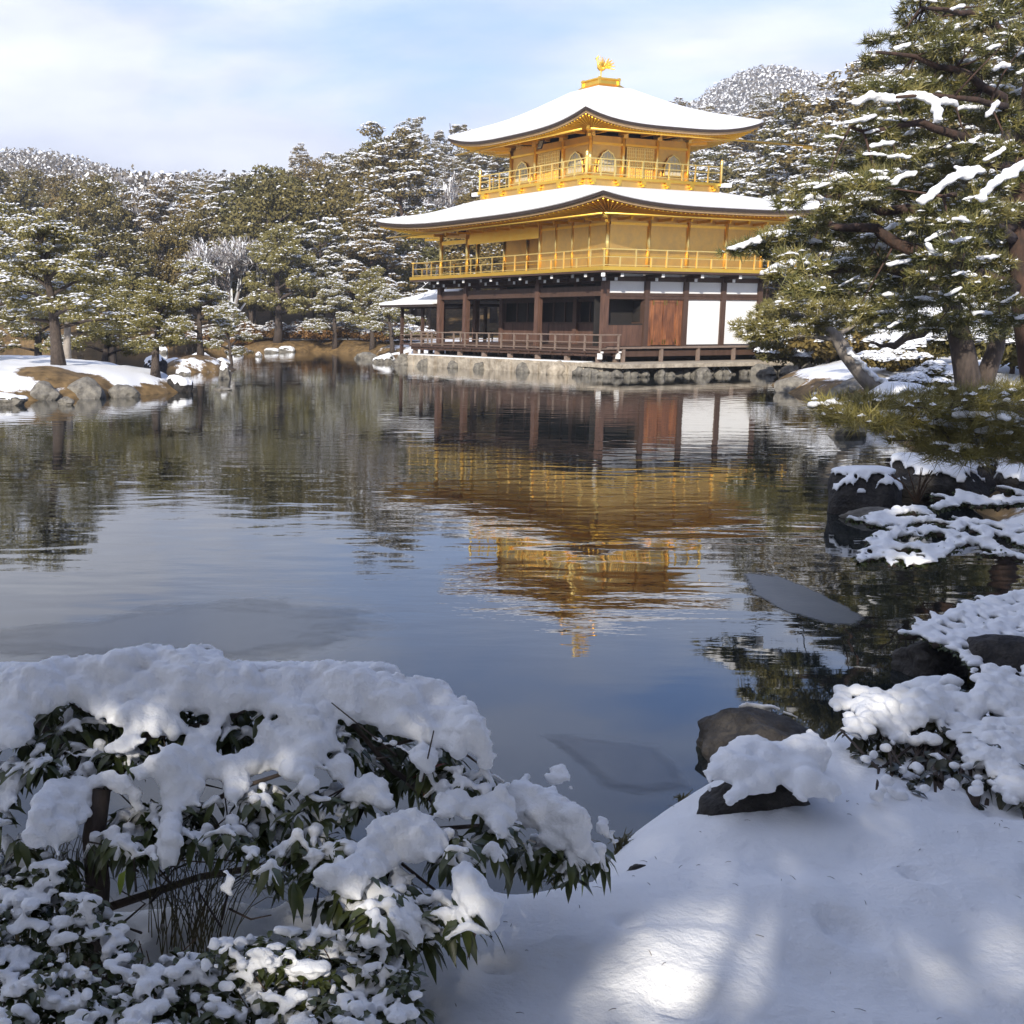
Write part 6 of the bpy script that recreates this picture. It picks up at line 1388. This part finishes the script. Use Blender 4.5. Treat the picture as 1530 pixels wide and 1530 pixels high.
# dry grass tufts at the bank edge
for (x, y, D, n, hh, lab) in ((890, 1225, 4.4, 22, 40, 'little tuft of grass stems at the shore by the tip of the big shrub'), (1010, 1195, 4.9, 26, 26, 'drooping dry grass left of the snow domed rock'), (835, 1330, 3.75, 24, 50, 'snowy grass tuft at the edge of the foreground bank')):
    q_ = P(x, y, D)
    for _ in range(40):                         # stand on the bank, not over the water
        if gz(q_[0], q_[1]) > .22: break
        q_ = q_ + (np.array([1.7, 4.0, 0]) - q_) * np.array([.04, .04, 0])
    q_[2] = gz(q_[0], q_[1]) - .02; g_ = empty('grass_tuft', tuple(q_)); mb = MB(); s_ = mpp(D)
    for i in range(n):
        dx = rnd.uniform(-25, 25) * s_; h1 = hh * s_ * rnd.uniform(.5, .8); j_ = rnd.uniform(-.02, .02)
        mb.tube([q_ + [rnd.uniform(-9, 9) * s_, j_, 0], q_ + [dx * .5, j_, h1], q_ + [dx, j_ * 2, hh * s_ * rnd.uniform(.4, 1.0)]], [.003, .0022, .001], 4)
    adopt(mb.build('blades', M['grassblade']), g_, Vector(g_.location)); tag(g_, lab, 'grass')

# ------------------------------------------------------------------ tall trees on the visitors' side, behind the camera: they shade the near bank
SUN_GAPS = [(1060, 1400, .58, .15), (1095, 1325, .58, .10), (985, 1450, .58, .13), (1060, 1510, .58, .13), (900, 1510, .58, .09), (700, 1432, .55, .07), (765, 1418, .55, .06), (640, 1440, .55, .05), (1440, 1450, .58, .12), (1525, 1400, .58, .11), (1240, 1480, .58, .06), (1190, 1290, .58, .07), (1330, 1240, .5, .06),
        (40, 1040, 1.32, .07), (150, 1060, 1.3, .05), (90, 1110, 1.25, .06), (330, 1140, 1.2, .06), (560, 1010, 1.38, .05), (885, 1240, 1.0, .07), (445, 1080, 1.3, .04), (705, 1365, .8, .06), (250, 1010, 1.4, .035), (500, 1470, .75, .05), (330, 1420, .8, .06), (1300, 1060, .6, .08), (1340, 775, .5, .35), (1200, 1110, .5, .06), (70, 1230, 1.1, .05), (640, 1250, 1.0, .05), (410, 1500, .7, .08)]  # spots meant to catch sun; leaves towards them are cleared from the crowns
def shade_pine(label, x, y, h, seed, reach0=3.2):
    """pine behind the camera; crown leaves cut away along sun rays to place light patches"""
    rnd = random.Random(seed); cl = []; limbs = []; tb = MB(); z0 = gz(x, y)
    for i in range(20):
        t_ = .34 + .64 * i / 19; a = i * 2.4 + rnd.uniform(-.5, .5); reach = (1.12 - t_) * reach0 * 1.5 * rnd.uniform(.5, 1.1) + .4
        c = np.array([math.cos(a) * reach, math.sin(a) * reach, h * t_]); limbs.append((t_ * .95, c, .05))
        for j in range(5): rr_ = rnd.uniform(.35, .85); cl.append((c[0] + rnd.gauss(0, .6), c[1] + rnd.gauss(0, .6), c[2] + rnd.uniform(-.25, .3), rr_, rr_ * .45))
    V1, F1, V2, F2 = clump_crown(seed, cl, 17000, .125, 900, .09, .5, .4)
    Q = V1.reshape(-1, 4, 3).mean(1) + np.array([x, y, z0]); keep = np.ones(len(Q), bool); S_ = np.array(SUNV); rng = np.random.default_rng(seed)
    for (px_, py_, z, g) in SUN_GAPS:
        o_ = PZ(px_, py_, z); w_ = Q - o_; t_ = w_ @ S_; d = np.linalg.norm(w_ - t_[:, None] * S_, axis=1); keep &= ~((d < g * 1.5 * rng.uniform(.6, 1.2, len(Q))) & (rng.random(len(Q)) > .10))
    V1 = V1.reshape(-1, 4, 3)[keep].reshape(-1, 3); F1 = np.arange(len(V1)).reshape(-1, 4); V2 = V2[:0]; F2 = F2[:0]
    e = empty('pine_tree', (x, y, z0)); link('crown', mesh_np('crown', V1, F1, [M['pineleaf']]), e)
    trunk_mesh(tb, h, .16, (0, 0), limbs, rnd); tb.build('trunk', M['redbark'], e); return tag(e, label, 'pine')
shade_pine('pine behind the viewpoint, leftmost', -5.2, -5.4, 8.2, 301)
shade_pine('pine straight behind the viewpoint', -2.6, -6.6, 8.8, 302)
shade_pine('pine behind the viewpoint, rightmost', .4, -6.2, 9.0, 303)
shade_pine('tallest pine furthest back behind the viewpoint', -3.8, -9.4, 10.5, 304, 3.6)
for i, (x, y, h, kind, v, wide, lab) in enumerate(((6.4, -2.8, 13, 'broad', 0, 1.25, 'dark evergreen close behind the viewpoint on the right'), (-8.2, -1.6, 12.5, 'broad', 1, 1.2, 'dark evergreen close on the left of the viewpoint'), (12, -7.5, 12, 'frost', 1, 1.4, 'snowy evergreen behind the viewpoint, far right'), (15.5, -3, 12.5, 'broad', 0, 1.4, 'dark evergreen on the bank right of the viewpoint'), (17.5, 5.5, 13, 'frost', 2, 1.4, 'snowy evergreen further along the right bank'), (3.8, -12, 10, 'broad', 1, 1.5, 'broad dark evergreen deep behind the viewpoint'), (-10.5, -4.5, 11, 'broad', 2, 1.4, 'dark evergreen left of the viewpoint'),
        (-14.5, -.5, 12, 'frost', 0, 1.4, 'snowy evergreen furthest left of the viewpoint'), (-15, -12, 14, 'broad', 1, 1.5, 'tall dark evergreen behind the viewpoint on the left'), (16.5, 11, 12, 'pine', 1, 1.4, 'tall pine on the right bank outside the photo'), (9.5, -12, 14, 'frost', 1, 1.4, 'tall snowy evergreen deep behind the viewpoint, right'), (5, -18, 14, 'broad', 0, 1.5, 'tallest evergreen of the wood behind the viewpoint'))):
    place_tree(kind, v, x, y, h, lab, None, i * 1.3, wide=wide)  # unseen trees, put round the viewpoint to cut sky light on the bank

rng = np.random.default_rng(90); n_ = 150; X_ = rng.uniform(.1, 3.0, n_); Y_ = rng.uniform(2.2, 4.6, n_); Z_ = ground_z(X_, Y_); k = Z_ > .35; X_, Y_, Z_ = X_[k], Y_[k], Z_[k]; mb = MB()
for x, y, z in zip(X_, Y_, Z_):
    a = rng.uniform(0, 6.28); l_ = rng.uniform(.008, .035); mb.tube([(x, y, z + .002), (x + math.cos(a) * l_ * .5, y + math.sin(a) * l_ * .5, z + .005), (x + math.cos(a) * l_, y + math.sin(a) * l_, z + .003)], [.0009, .0009, .0004], 3)
tag(mb.build('fallen_needles', M['twig']), 'scattered brown needles fallen on the snow of the near bank', 'needles', None, 'stuff')
